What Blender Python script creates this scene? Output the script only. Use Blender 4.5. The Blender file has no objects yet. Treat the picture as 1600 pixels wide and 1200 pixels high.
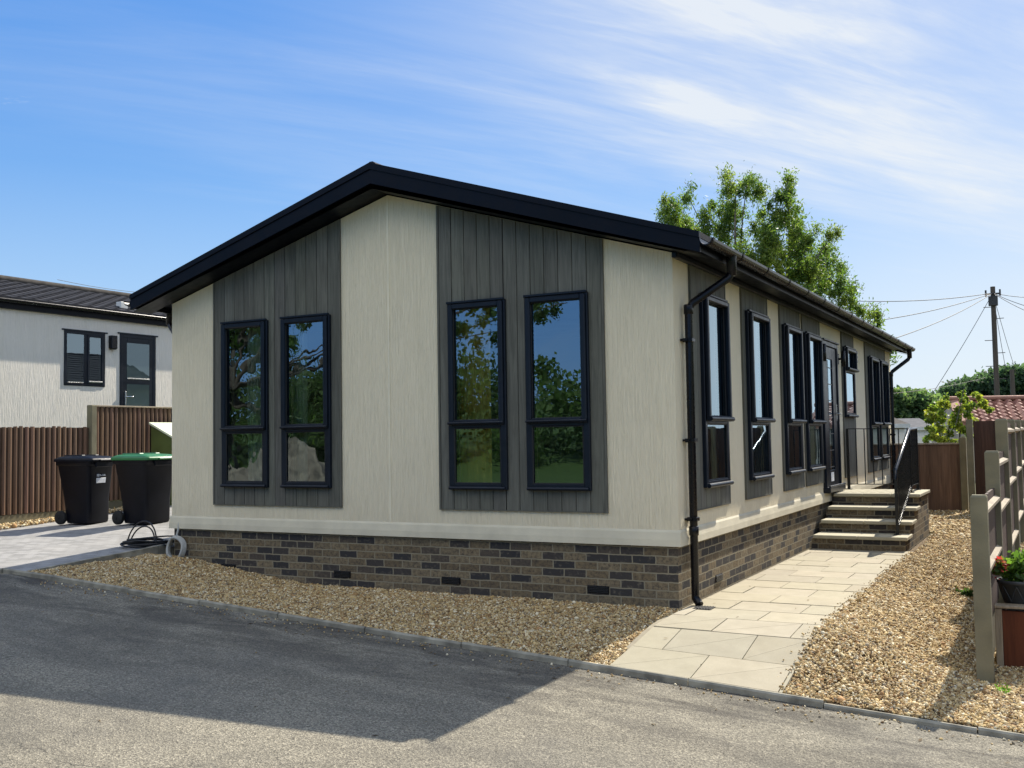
import bpy, math, random
import numpy as np
from mathutils import Vector, Matrix
rnd = random.Random(11)
R = math.radians
scene = bpy.context.scene
COL = scene.collection

# ------------------------------------------------------------------ camera
CAM = Vector((3.003, -8.692, 1.511))
YAW, PITCH, ROLL, FPX = R(28.056), R(3.017), R(-0.917), 1612.0
fw = Vector((-math.sin(YAW)*math.cos(PITCH), math.cos(YAW)*math.cos(PITCH), math.sin(PITCH)))
r0 = Vector((math.cos(YAW), math.sin(YAW), 0)); u0 = r0.cross(fw)
rt = math.cos(ROLL)*r0 + math.sin(ROLL)*u0
up = -math.sin(ROLL)*r0 + math.cos(ROLL)*u0
cd = bpy.data.cameras.new('camera'); cam = bpy.data.objects.new('camera', cd); COL.objects.link(cam)
cam.matrix_world = Matrix(((rt.x, up.x, -fw.x, CAM.x), (rt.y, up.y, -fw.y, CAM.y), (rt.z, up.z, -fw.z, CAM.z), (0, 0, 0, 1)))
cd.sensor_width = 36; cd.lens = 36*FPX/1600; cd.clip_start = .05; cd.clip_end = 3000
scene.camera = cam
def ray(px, py): return fw + (px-800)/FPX*rt - (py-600)/FPX*up
def at(px, py, ax, val):                      # where the sight line through a photo pixel meets the plane axis = val
    d = ray(px, py); return CAM + d*((val-CAM[ax])/d[ax])
def atd(px, py, depth): return CAM + ray(px, py)*depth

# ------------------------------------------------------------------ light
SUN_EL, SUN_AZ = R(43.3), R(10.3)              # azimuth from +y towards +x
sl = bpy.data.lights.new('sun', 'SUN'); sl.energy = 5.0; sl.angle = R(.5); sl.color = (1, .93, .81)
so = bpy.data.objects.new('sun', sl); COL.objects.link(so)
sdir = Vector((math.sin(SUN_AZ)*math.cos(SUN_EL), math.cos(SUN_AZ)*math.cos(SUN_EL), math.sin(SUN_EL)))
so.rotation_euler = sdir.to_track_quat('Z', 'Y').to_euler(); so.location = (0, 0, 30)
scene.view_settings.view_transform = 'Standard'; scene.view_settings.look = 'None'
scene.view_settings.gamma = 1; scene.view_settings.exposure = .64
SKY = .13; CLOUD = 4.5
w = bpy.data.worlds.new('World'); scene.world = w; w.use_nodes = True
nt = w.node_tree; N = nt.nodes; L = nt.links; N.clear()
def nd(t, nodes=None, **kw):
    n = (nodes or N).new(t)
    for k, v in kw.items(): setattr(n, k, v)
    return n
out = nd('ShaderNodeOutputWorld'); bg = nd('ShaderNodeBackground'); bg.inputs[1].default_value = SKY
sky = nd('ShaderNodeTexSky', sky_type='NISHITA', sun_disc=False, sun_elevation=SUN_EL, sun_rotation=SUN_AZ, altitude=100, air_density=1.0, dust_density=.6, ozone_density=2.2)
tc = nd('ShaderNodeTexCoord'); sx = nd('ShaderNodeSeparateXYZ'); L.new(tc.outputs['Generated'], sx.inputs[0])
def mth(op, a, b=None, clamp=False, nodes=N, links=L):
    n = nodes.new('ShaderNodeMath'); n.operation = op; n.use_clamp = clamp
    for i, v in enumerate((a, b)):
        if v is None: continue
        if isinstance(v, (int, float)): n.inputs[i].default_value = v
        else: links.new(v, n.inputs[i])
    return n.outputs[0]
zc = mth('MAXIMUM', sx.outputs[2], .02); zz = mth('ADD', zc, .10)
pxn = mth('DIVIDE', sx.outputs[0], zz); pyn = mth('DIVIDE', sx.outputs[1], zz)
cv = nd('ShaderNodeCombineXYZ'); L.new(pxn, cv.inputs[0]); L.new(pyn, cv.inputs[1])
SR = R(55)                                    # the cirrus runs along this heading across the sky
def cloudn(stretch, sc, det, rough, lo, hi, loc=(0, 0, 0), dist=0.0):
    m = nd('ShaderNodeMapping'); m.vector_type = 'TEXTURE'; m.inputs['Rotation'].default_value = (0, 0, SR); m.inputs['Scale'].default_value = (stretch, 1, 1); m.inputs['Location'].default_value = loc
    L.new(cv.outputs[0], m.inputs[0])
    n = nd('ShaderNodeTexNoise'); n.inputs['Scale'].default_value = sc; n.inputs['Detail'].default_value = det; n.inputs['Roughness'].default_value = rough; n.inputs['Distortion'].default_value = dist
    L.new(m.outputs[0], n.inputs['Vector']); return smap(n.outputs[0], lo, hi)
def smap(v, lo, hi, a=0.0, b=1.0):
    mr = nd('ShaderNodeMapRange'); mr.interpolation_type = 'SMOOTHSTEP'
    for k, x in (('From Min', lo), ('From Max', hi), ('To Min', a), ('To Max', b)): mr.inputs[k].default_value = x
    L.new(v, mr.inputs[0]); return mr.outputs[0]
streak = cloudn(5.0, 2.6, 8, .6, .36, .70, (.7, .3, 0), .5)
broad = cloudn(2.4, 1.1, 5, .55, .34, .66, (.2, 1.1, 0), .4)
fine = cloudn(6.0, 9.0, 6, .65, .30, .72, (1.3, .2, 0), .6)
puff = cloudn(1.6, 5.5, 7, .6, .70, .78, (4.1, .9, 0), .3)
ss = mth('ADD', mth('MULTIPLY', pxn, -math.sin(SR)), mth('MULTIPLY', pyn, math.cos(SR)))    # across the streaks
tt = mth('ADD', mth('MULTIPLY', pxn, math.cos(SR)), mth('MULTIPLY', pyn, math.sin(SR)))     # along the streaks
warp = mth('MULTIPLY', mth('SUBTRACT', broad, .5), .35); ssw = mth('ADD', ss, warp)
sheet = mth('MULTIPLY', smap(ssw, 2.22, 1.75), smap(tt, .35, 1.15))
edge = mth('MULTIPLY', mth('MULTIPLY', smap(ssw, 2.35, 2.10), smap(ssw, 1.75, 2.0)), smap(tt, .8, 1.6))
thin = mth('MULTIPLY', smap(ssw, 3.6, 2.0, .12, .42), smap(tt, -.2, 1.5, .30, 1.0))
tex = mth('MULTIPLY', mth('ADD', mth('MULTIPLY', streak, .7), .3), mth('ADD', mth('MULTIPLY', fine, .4), .6))
cm = mth('MULTIPLY', mth('ADD', mth('MULTIPLY', sheet, .75), mth('ADD', mth('MULTIPLY', edge, .45), thin)), mth('MULTIPLY', tex, mth('ADD', mth('MULTIPLY', broad, .55), .6)))
cm = mth('ADD', cm, mth('MULTIPLY', sheet, .16)); cm = mth('ADD', cm, mth('MULTIPLY', smap(tt, 2.6, 4.2), .20))
cm = mth('ADD', cm, mth('MULTIPLY', puff, .35), True)
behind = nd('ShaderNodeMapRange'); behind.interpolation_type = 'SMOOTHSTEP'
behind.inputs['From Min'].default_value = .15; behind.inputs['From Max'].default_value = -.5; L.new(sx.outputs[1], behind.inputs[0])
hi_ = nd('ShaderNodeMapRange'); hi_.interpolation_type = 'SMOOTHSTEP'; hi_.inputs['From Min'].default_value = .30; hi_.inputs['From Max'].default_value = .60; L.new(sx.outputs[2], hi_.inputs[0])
fill_cloud = mth('MULTIPLY', behind.outputs[0], hi_.outputs[0]); cm = mth('ADD', cm, mth('MULTIPLY', fill_cloud, mth('ADD', mth('MULTIPLY', broad, .45), .5)), True)  # unseen cloud added high behind the viewer as fill light
low = nd('ShaderNodeMapRange'); low.inputs['From Min'].default_value = .26; low.inputs['From Max'].default_value = 0.0; low.inputs['To Max'].default_value = .34
L.new(sx.outputs[2], low.inputs[0]); fb = mth('SUBTRACT', 1.0, behind.outputs[0]); cm = mth('MAXIMUM', cm, mth('MULTIPLY', low.outputs[0], fb), True)
hz_ = mth('MULTIPLY', mth('MULTIPLY', smap(sx.outputs[0], -.50, .0), smap(sx.outputs[2], .36, .04)), mth('MULTIPLY', fb, .62)); cm = mth('ADD', cm, mth('MULTIPLY', hz_, mth('SUBTRACT', 1.0, cm)), True); cm = mth('MINIMUM', cm, .88)
gz = nd('ShaderNodeMapRange'); gz.interpolation_type = 'SMOOTHSTEP'; gz.inputs['From Min'].default_value = -.05; gz.inputs['From Max'].default_value = .42; L.new(sx.outputs[2], gz.inputs[0])
gr_ = nd('ShaderNodeMix', data_type='RGBA'); gr_.inputs[6].default_value = (1.35, 2.75, 4.3, 1); gr_.inputs[7].default_value = (.24, 1.36, 3.9, 1); L.new(gz.outputs[0], gr_.inputs[0])
ns = nd('ShaderNodeMix', data_type='RGBA'); ns.inputs[0].default_value = .20; gb = nd('ShaderNodeMix', data_type='RGBA'); gb.inputs[7].default_value = (.30, 1.5, 4.2, 1); L.new(mth('MULTIPLY', smap(sx.outputs[1], .1, -.4), .8), gb.inputs[0]); L.new(gr_.outputs[2], gb.inputs[6]); L.new(gb.outputs[2], ns.inputs[6]); L.new(sky.outputs[0], ns.inputs[7])
mx = nd('ShaderNodeMix', data_type='RGBA'); L.new(cm, mx.inputs[0]); L.new(ns.outputs[2], mx.inputs[6])
cc_ = nd('ShaderNodeMix', data_type='RGBA'); cc_.inputs[6].default_value = (CLOUD*.96, CLOUD, CLOUD*1.03, 1); cc_.inputs[7].default_value = (9.6, 9.2, 8.4, 1); L.new(fill_cloud, cc_.inputs[0]); L.new(cc_.outputs[2], mx.inputs[7])  # the added cloud behind is brighter and warmer than the cirrus, for fill
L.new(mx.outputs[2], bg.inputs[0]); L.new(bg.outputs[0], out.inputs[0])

# ------------------------------------------------------------------ materials
class MatB:
    def __init__(s, name):
        s.m = bpy.data.materials.new(name); s.m.use_nodes = True
        s.n = s.m.node_tree.nodes; s.l = s.m.node_tree.links; s.b = s.n['Principled BSDF']; s.o = s.n['Material Output']
    def nd(s, t, **kw):
        n = s.n.new(t)
        for k, v in kw.items(): setattr(n, k, v)
        return n
    def uv(s, scale=(1, 1, 1), rot=(0, 0, 0), kind='UV'):
        t = s.nd('ShaderNodeTexCoord'); m = s.nd('ShaderNodeMapping'); m.inputs['Scale'].default_value = scale; m.inputs['Rotation'].default_value = rot
        s.l.new(t.outputs[kind], m.inputs[0]); return m.outputs[0]
    def noise(s, vec, sc, det=4, rough=.55, dist=0):
        n = s.nd('ShaderNodeTexNoise'); n.inputs['Scale'].default_value = sc; n.inputs['Detail'].default_value = det; n.inputs['Roughness'].default_value = rough; n.inputs['Distortion'].default_value = dist
        s.l.new(vec, n.inputs['Vector']); return n.outputs[0]
    def ramp(s, v, stops, interp='LINEAR'):
        r = s.nd('ShaderNodeValToRGB'); cr = r.color_ramp; cr.interpolation = interp
        while len(cr.elements) < len(stops): cr.elements.new(.5)
        for e, (p, c) in zip(cr.elements, stops): e.position = p; e.color = (c, c, c, 1) if isinstance(c, (int, float)) else (*c, 1)
        s.l.new(v, r.inputs[0]); return r.outputs[0]
    def mix(s, f, a, b, mode='MIX'):
        n = s.nd('ShaderNodeMix', data_type='RGBA', blend_type=mode)
        for i, v in ((0, f), (6, a), (7, b)):
            if isinstance(v, (int, float)): n.inputs[i].default_value = v
            elif isinstance(v, tuple): n.inputs[i].default_value = (*v, 1)
            else: s.l.new(v, n.inputs[i])
        return n.outputs[2]
    def math(s, op, a, b=None, clamp=False): return mth(op, a, b, clamp, s.n, s.l)
    def bump(s, h, st=.3, dist=.01, prev=None):
        n = s.nd('ShaderNodeBump'); n.inputs['Strength'].default_value = st; n.inputs['Distance'].default_value = dist; s.l.new(h, n.inputs['Height'])
        if prev: s.l.new(prev, n.inputs['Normal'])
        s.l.new(n.outputs[0], s.b.inputs['Normal']); return n.outputs[0]
    def base(s, c):
        if isinstance(c, tuple): s.b.inputs['Base Color'].default_value = (*c, 1)
        else: s.l.new(c, s.b.inputs['Base Color'])
    def set(s, rough=.6, metal=0, spec=.5):
        s.b.inputs['Roughness'].default_value = rough; s.b.inputs['Metallic'].default_value = metal; s.b.inputs['Specular IOR Level'].default_value = spec; return s.m
M = {}
def plain(name, c, rough=.6, var=.15, sc=3, metal=0, spec=.5, bump=.0, bsc=60, dirt=None):
    b = MatB(name); v = b.uv(kind='Object'); n = b.noise(v, sc, 5)
    lo = tuple(x*(1-var) for x in c); hi = tuple(min(1, x*(1+var)) for x in c)
    col = b.ramp(n, [(.3, lo), (.7, hi)])
    if dirt: col = b.mix(b.ramp(b.noise(v, 1.3, 8, .7), [(.45, 0.0), (.75, .6)]), col, dirt)
    b.base(col)
    rr = b.ramp(b.noise(v, sc*4, 3), [(.3, rough*.85), (.7, min(1, rough*1.15))]); b.l.new(rr, b.b.inputs['Roughness'])
    if bump: b.bump(b.noise(v, bsc, 4), bump, .004)
    m = b.set(rough, metal, spec); M[name] = m; return m
def stucco(name, c):
    b = MatB(name); v = b.uv((1, 1, 1))
    st = b.noise(b.uv((70, 3.2, 1)), 1.0, 5, .6, .5); st2 = b.noise(b.uv((24, 1.6, 1)), 1.0, 4, .6, .3); gr = b.noise(v, 160, 2)
    h = b.math('ADD', b.math('MULTIPLY', b.ramp(st, [(.38, 0.0), (.62, 1.0)]), .8), b.math('MULTIPLY', st2, .5)); h = b.math('ADD', h, b.math('MULTIPLY', gr, .25))
    big = b.noise(v, .9, 5, .6); strk = b.noise(b.uv((7, .5, 1)), 1, 5, .65)
    col = b.mix(b.ramp(big, [(.3, 0.0), (.75, 1.0)]), tuple(x*.93 for x in c), c)
    col = b.mix(b.ramp(strk, [(.52, 0.0), (.8, .35)]), col, (c[0]*.78, c[1]*.78, c[2]*.72))
    col = b.mix(b.ramp(st, [(.34, .22), (.46, 0.0)]), col, tuple(x*.62 for x in c))
    spz = b.nd('ShaderNodeSeparateXYZ'); b.l.new(v, spz.inputs[0]); base_ = b.nd('ShaderNodeMapRange'); base_.inputs['From Min'].default_value = 1.1; base_.inputs['From Max'].default_value = .6; b.l.new(spz.outputs[1], base_.inputs[0])
    col = b.mix(b.math('MULTIPLY', base_.outputs[0], b.ramp(b.noise(b.uv((3, 1.2, 1)), 1, 7, .7), [(.42, 0.0), (.72, .38)])), col, (c[0]*.6, c[1]*.58, c[2]*.55))
    b.base(col); b.bump(h, .85, .009); M[name] = b.set(.75, 0, .3)
stucco('cream_render', (.90, .80, .575)); stucco('white_render', (.90, .84, .73))
plain('cream_trim', (.84, .75, .54), .5, .05, 2, bump=.1, dirt=(.55, .52, .42)); plain('cream_ledge', (.66, .60, .445), .7, .1, 4, bump=.4, bsc=40, dirt=(.50, .46, .34))
def brick(name):
    b = MatB(name); v = b.uv()
    nz = b.nd('ShaderNodeTexNoise'); nz.inputs['Scale'].default_value = 14; b.l.new(v, nz.inputs['Vector'])
    wob = b.nd('ShaderNodeVectorMath', operation='SCALE'); sub = b.nd('ShaderNodeVectorMath', operation='SUBTRACT'); sub.inputs[1].default_value = (.5, .5, .5)
    b.l.new(nz.outputs['Color'], sub.inputs[0]); b.l.new(sub.outputs[0], wob.inputs[0]); wob.inputs['Scale'].default_value = .014
    add = b.nd('ShaderNodeVectorMath', operation='ADD'); b.l.new(v, add.inputs[0]); b.l.new(wob.outputs[0], add.inputs[1])
    t = b.nd('ShaderNodeTexBrick'); t.offset = .5; t.inputs['Scale'].default_value = 1; t.inputs['Brick Width'].default_value = .225; t.inputs['Row Height'].default_value = .075
    t.inputs['Mortar Size'].default_value = .0065; t.inputs['Mortar Smooth'].default_value = .25; t.inputs['Bias'].default_value = 0
    t.inputs['Color1'].default_value = (0, 0, 0, 1); t.inputs['Color2'].default_value = (1, 1, 1, 1); t.inputs['Mortar'].default_value = (.5, .5, .5, 1)
    b.l.new(add.outputs[0], t.inputs['Vector'])
    g = b.nd('ShaderNodeRGBToBW'); b.l.new(t.outputs['Color'], g.inputs[0])
    col = b.ramp(g.outputs[0], [(0, (.20, .15, .085)), (.12, (.25, .195, .115)), (.24, (.062, .054, .048)), (.34, (.16, .12, .07)), (.46, (.24, .185, .11)), (.56, (.04, .039, .04)), (.66, (.19, .145, .085)), (.76, (.10, .08, .06)), (.84, (.21, .165, .10)), (.92, (.05, .046, .044))], 'CONSTANT')
    mot = b.noise(v, 30, 7, .75)
    col = b.mix(b.ramp(mot, [(.38, .8), (.56, 0.0)]), col, (.05, .043, .038))
    col = b.mix(b.ramp(b.noise(v, 22, 4), [(.55, 0.0), (.8, .5)]), col, (.30, .25, .17))
    col = b.mix(t.outputs['Fac'], col, (.27, .235, .16))
    b.base(col); h = b.math('ADD', b.math('MULTIPLY', t.outputs['Fac'], -1.2), b.math('MULTIPLY', mot, .5)); b.bump(h, .7, .006)
    M[name] = b.set(.88, 0, .25)
brick('brick')
def boards(name, c, gsc=(45, 2.2, 1), dark=.55):
    b = MatB(name); g = b.noise(b.uv(gsc), 1, 6, .65, .8); g2 = b.noise(b.uv((gsc[0]*.25, gsc[1]*.5, 1)), 1, 3, .5, 1.2); kn = b.noise(b.uv((9, 3, 1)), 1, 3, .5, 2)
    col = b.ramp(g, [(.28, tuple(x*dark for x in c)), (.5, c), (.75, tuple(x*1.3 for x in c))])
    col = b.mix(b.ramp(g2, [(.35, .45), (.6, 0.0)]), col, tuple(x*.6 for x in c))
    col = b.mix(b.ramp(kn, [(.7, 0.0), (.78, .6)]), col, tuple(x*.45 for x in c))
    at_ = b.nd('ShaderNodeAttribute', attribute_name='tone'); col = b.mix(1.0, col, at_.outputs['Color'], 'MULTIPLY')
    b.base(col); b.bump(g, .35, .003); M[name] = b.set(.7, 0, .3)
boards('grey_board', (.138, .136, .110)); boards('brown_board', (.185, .112, .070), (30, 1.6, 1), .5); boards('dark_board', (.075, .04, .027), (30, 1.6, 1), .5)
boards('rail_wood', (.36, .29, .20), (25, 3, 1), .6); boards('red_board', (.14, .04, .016), (20, 2, 1), .6)
boards('pole_wood', (.10, .08, .06), (20, .6, 1), .5)
plain('anthracite', (.007, .011, .019), .35, .2, 4, spec=.28)
plain('fascia', (.003, .004, .008), .4, .2, 3, spec=.16)
plain('black_plastic', (.005, .005, .007), .28, .2, 5, spec=.3)
plain('seal', (.01, .01, .01), .6); plain('chrome', (.6, .6, .6), .25, .1, 8, 1)
plain('bin_plastic', (.004, .0045, .008), .42, .25, 6, spec=.2, bump=.1, bsc=90)
plain('bin_green', (.03, .16, .05), .42, .2, 6, bump=.1)
plain('rubber', (.012, .012, .012), .8); plain('sticker', (.75, .77, .8), .5, .06); plain('sticker_mark', (.38, .41, .44), .5)
plain('tank_green', (.085, .115, .028), .55, .2, 3, bump=.15); plain('tank_lid', (.62, .66, .48), .6, .12, 3, bump=.15)
plain('concrete', (.20, .178, .108), .9, .25, 5, bump=.5, bsc=70, dirt=(.16, .15, .10)); plain('kerb_concrete', (.30, .275, .21), .9, .45, 7, bump=.8, bsc=60, dirt=(.09, .085, .065))
plain('slab', (.43, .39, .275), .85, .12, 7, bump=.35, bsc=120, dirt=(.42, .38, .28)); plain('mortar', (.27, .235, .165), .95, .2, 9, bump=.6)
plain('roof_black', (.04, .04, .045), .85, .3, 9, spec=.12, bump=.4, bsc=60); plain('roof_grey', (.075, .068, .06), .9, .3, 8, spec=.08, bump=.4)
plain('interior', (.30, .26, .2), .8, .1, 2); plain('floor_wood', (.16, .10, .06), .5, .2, 2)
plain('white_plastic', (.62, .62, .58), .5, .15, 4); plain('metal_black', (.006, .007, .008), .3, .2, 6); plain('metal_sheen', (.02, .022, .024), .22, .2, 6)
plain('cable', (.004, .004, .005), .5); plain('hose', (.42, .42, .38), .5, .12, 6); plain('wire', (.05, .05, .05), .6)
plain('clay', (.27, .115, .078), .75, .22, 6, bump=.5, bsc=40, dirt=(.22, .10, .07)); plain('clay_trim', (.34, .17, .115), .8, .15, 6)
plain('pot', (.045, .05, .055), .5, .2, 10, bump=.3, bsc=30); plain('soil', (.05, .035, .022), .95, .4, 20, bump=.9)
plain('bark', (.16, .13, .10), .9, .35, 9, bump=.8, bsc=25); plain('bark_dark', (.05, .04, .03), .9, .35, 9, bump=.8, bsc=25)
plain('grating', (.02, .02, .02), .5); plain('lead', (.10, .10, .10), .5); plain('roof_pale', (.13, .13, .135), .9, .2, 4, spec=.08)
plain('orange', (.7, .12, .03), .5); plain('stone_pale', (.42, .36, .27), .9, .3, 3, bump=.8, bsc=20); plain('spoil', (.14, .115, .085), .95, .55, 5, bump=1, bsc=9, dirt=(.06, .06, .04))
def asphalt():
    b = MatB('asphalt'); v = b.uv(kind='Object')
    vo = b.nd('ShaderNodeTexVoronoi'); vo.inputs['Scale'].default_value = 125; b.l.new(v, vo.inputs['Vector'])
    bw = b.nd('ShaderNodeSeparateColor'); b.l.new(vo.outputs['Color'], bw.inputs[0])
    col = b.ramp(bw.outputs[0], [(0, (.11, .10, .077)), (.2, (.20, .18, .138)), (.55, (.255, .23, .175)), (.8, (.32, .29, .22)), (1, (.46, .41, .31))])
    sp = b.noise(v, 60, 3, .6); col = b.mix(b.ramp(sp, [(.34, .6), (.46, 0.0)]), col, (.06, .055, .045))
    big = b.noise(v, .55, 6, .6); col = b.mix(b.ramp(big, [(.42, .0), (.7, .45)]), col, (.12, .115, .105))
    med = b.noise(v, 3.1, 6, .7); col = b.mix(b.ramp(med, [(.5, 0.0), (.75, .35)]), col, (.10, .095, .085))
    # dirt swept against the kerb, in ragged drifts along it
    sep = b.nd('ShaderNodeSeparateXYZ'); b.l.new(v, sep.inputs[0])
    dr = b.noise(b.uv((.9, 2.6, 1), kind='Object'), 1.0, 7, .7, .6)
    k = b.nd('ShaderNodeMapRange'); k.inputs['From Min'].default_value = -3.9; k.inputs['From Max'].default_value = -1.75; b.l.new(sep.outputs[1], k.inputs[0])
    df = b.math('MULTIPLY', k.outputs[0], b.ramp(dr, [(.40, 0.0), (.58, 1.0)])); col = b.mix(b.math('MULTIPLY', df, .8), col, (.05, .045, .04)); pt = b.ramp(b.noise(b.uv((.35, .8, 1), kind='Object'), 1.0, 8, .72, .8), [(.5, 0.0), (.62, 1.0)]); col = b.mix(b.math('MULTIPLY', pt, .35), col, (.075, .07, .06))
    # a few hairline cracks
    cr = b.nd('ShaderNodeTexVoronoi', feature='DISTANCE_TO_EDGE'); cr.inputs['Scale'].default_value = .33
    dv = b.nd('ShaderNodeVectorMath', operation='ADD'); nn = b.nd('ShaderNodeTexNoise'); nn.inputs['Scale'].default_value = 2.2; nn.inputs['Detail'].default_value = 6; b.l.new(v, nn.inputs['Vector']); b.l.new(v, dv.inputs[0]); b.l.new(nn.outputs['Color'], dv.inputs[1]); b.l.new(dv.outputs[0], cr.inputs['Vector'])
    ck = b.ramp(cr.outputs['Distance'], [(0.0, 1.0), (.0035, 0.0)]); ck = b.math('MULTIPLY', ck, b.ramp(b.noise(v, .7, 2), [(.5, 0.0), (.56, .8)])); col = b.mix(ck, col, (.04, .04, .035))
    b.base(col); h = b.math('ADD', vo.outputs['Distance'], b.math('MULTIPLY', sp, .8)); b.bump(h, .8, .006); M['asphalt'] = b.set(.92, 0, .2)
asphalt()
def paving():
    b = MatB('block_paving'); v = b.uv()
    t = b.nd('ShaderNodeTexBrick'); t.offset = .5; t.inputs['Scale'].default_value = 1; t.inputs['Brick Width'].default_value = .2; t.inputs['Row Height'].default_value = .1; t.inputs['Mortar Size'].default_value = .0045; t.inputs['Mortar Smooth'].default_value = .3
    t.inputs['Color1'].default_value = (.24, .235, .225, 1); t.inputs['Color2'].default_value = (.36, .35, .335, 1); t.inputs['Mortar'].default_value = (.12, .115, .10, 1); b.l.new(v, t.inputs['Vector'])
    n = b.noise(v, 1.2, 5); col = b.mix(b.ramp(n, [(.4, 0.0), (.7, .4)]), t.outputs['Color'], (.42, .40, .37)); n2 = b.noise(v, 120, 2); col = b.mix(b.ramp(n2, [(.3, .4), (.5, 0.0)]), col, (.14, .14, .13))
    b.base(col); b.bump(b.math('ADD', b.math('MULTIPLY', t.outputs['Fac'], -1.0), b.math('MULTIPLY', n2, .3)), .6, .006); M['block_paving'] = b.set(.9, 0, .25)
paving()
def attrmat(name, rough=.8, trans=None, bump=0):
    b = MatB(name); a = b.nd('ShaderNodeAttribute', attribute_name='tone'); n = b.noise(b.uv(kind='Object'), 90, 2)
    col = b.mix(b.ramp(n, [(.35, .3), (.65, 0.0)]), a.outputs['Color'], b.mix(1.0, a.outputs['Color'], (.6, .55, .5), 'MULTIPLY')); b.base(col); b.set(rough, 0, .35)
    if trans:
        tr = b.nd('ShaderNodeBsdfTranslucent'); c2 = b.mix(1.0, a.outputs['Color'], trans, 'MULTIPLY'); b.l.new(c2, tr.inputs[0])
        ms = b.nd('ShaderNodeMixShader'); ms.inputs[0].default_value = .5; b.l.new(b.b.outputs[0], ms.inputs[1]); b.l.new(tr.outputs[0], ms.inputs[2]); b.l.new(ms.outputs[0], b.o.inputs[0])
    M[name] = b.m
attrmat('gravel_stone', .8); attrmat('foliage', .5, (1.7, 1.9, 1.0)); attrmat('far_foliage', .7, (1.7, 1.8, 1.2)); attrmat('petal', .6, (1.2, 1.0, 1.0))
def ground(name, stops, sc):
    b = MatB(name); v = b.uv(kind='Object'); n = b.noise(v, sc, 8, .75); b.base(b.ramp(n, stops)); b.bump(n, 1, .05); M[name] = b.set(.95, 0, .15)
ground('gravel_base', [(.3, (.10, .07, .045)), (.5, (.26, .19, .12)), (.7, (.42, .34, .23))], 40)
ground('grass', [(.3, (.025, .045, .012)), (.55, (.05, .085, .02)), (.75, (.09, .12, .035))], 3)
ground('earth', [(.3, (.05, .05, .02)), (.7, (.13, .13, .05))], 1.5)
def glass(name, tint=(.86, .9, .88), refl=.22, wave=.02, frost=None):
    b = MatB(name); b.n.remove(b.b)
    v = b.uv(kind='Object'); n = b.noise(v, 2.1, 2, .5); bp = b.nd('ShaderNodeBump'); bp.inputs['Strength'].default_value = wave; bp.inputs['Distance'].default_value = .12; b.l.new(n, bp.inputs['Height'])
    g = b.nd('ShaderNodeBsdfGlossy'); g.inputs['Roughness'].default_value = 0; g.inputs[0].default_value = (.70, .88, 1, 1); b.l.new(bp.outputs[0], g.inputs['Normal'])
    if frost: t = b.nd('ShaderNodeBsdfDiffuse'); t.inputs[0].default_value = (*frost, 1)
    else: t = b.nd('ShaderNodeBsdfTransparent'); t.inputs[0].default_value = (*tint, 1)
    fr = b.nd('ShaderNodeFresnel'); fr.inputs['IOR'].default_value = 1.52
    f = b.math('ADD', b.math('MULTIPLY', fr.outputs[0], 1.5), refl-.06, True)
    ms = b.nd('ShaderNodeMixShader'); b.l.new(f, ms.inputs[0]); b.l.new(t.outputs[0], ms.inputs[1]); b.l.new(g.outputs[0], ms.inputs[2]); b.l.new(ms.outputs[0], b.o.inputs[0]); M[name] = b.m
glass('glass', refl=.26, wave=.005); glass('glass_wavy', refl=.26, wave=.03); glass('glass_frosted', refl=.12, frost=(.06, .085, .085))
def cloth(name, c):
    b = MatB(name); v = b.uv((30, 1, 1)); n = b.noise(v, 1, 2); col = b.ramp(n, [(.3, tuple(x*.8 for x in c)), (.7, c)]); b.base(col); b.set(.9, 0, .1)
    tr = b.nd('ShaderNodeBsdfTranslucent'); b.l.new(col, tr.inputs[0]); ms = b.nd('ShaderNodeMixShader'); ms.inputs[0].default_value = .4; b.l.new(b.b.outputs[0], ms.inputs[1]); b.l.new(tr.outputs[0], ms.inputs[2]); b.l.new(ms.outputs[0], b.o.inputs[0]); M[name] = b.m
cloth('curtain_gold', (.88, .66, .14)); cloth('curtain_net', (.70, .76, .58))

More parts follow.
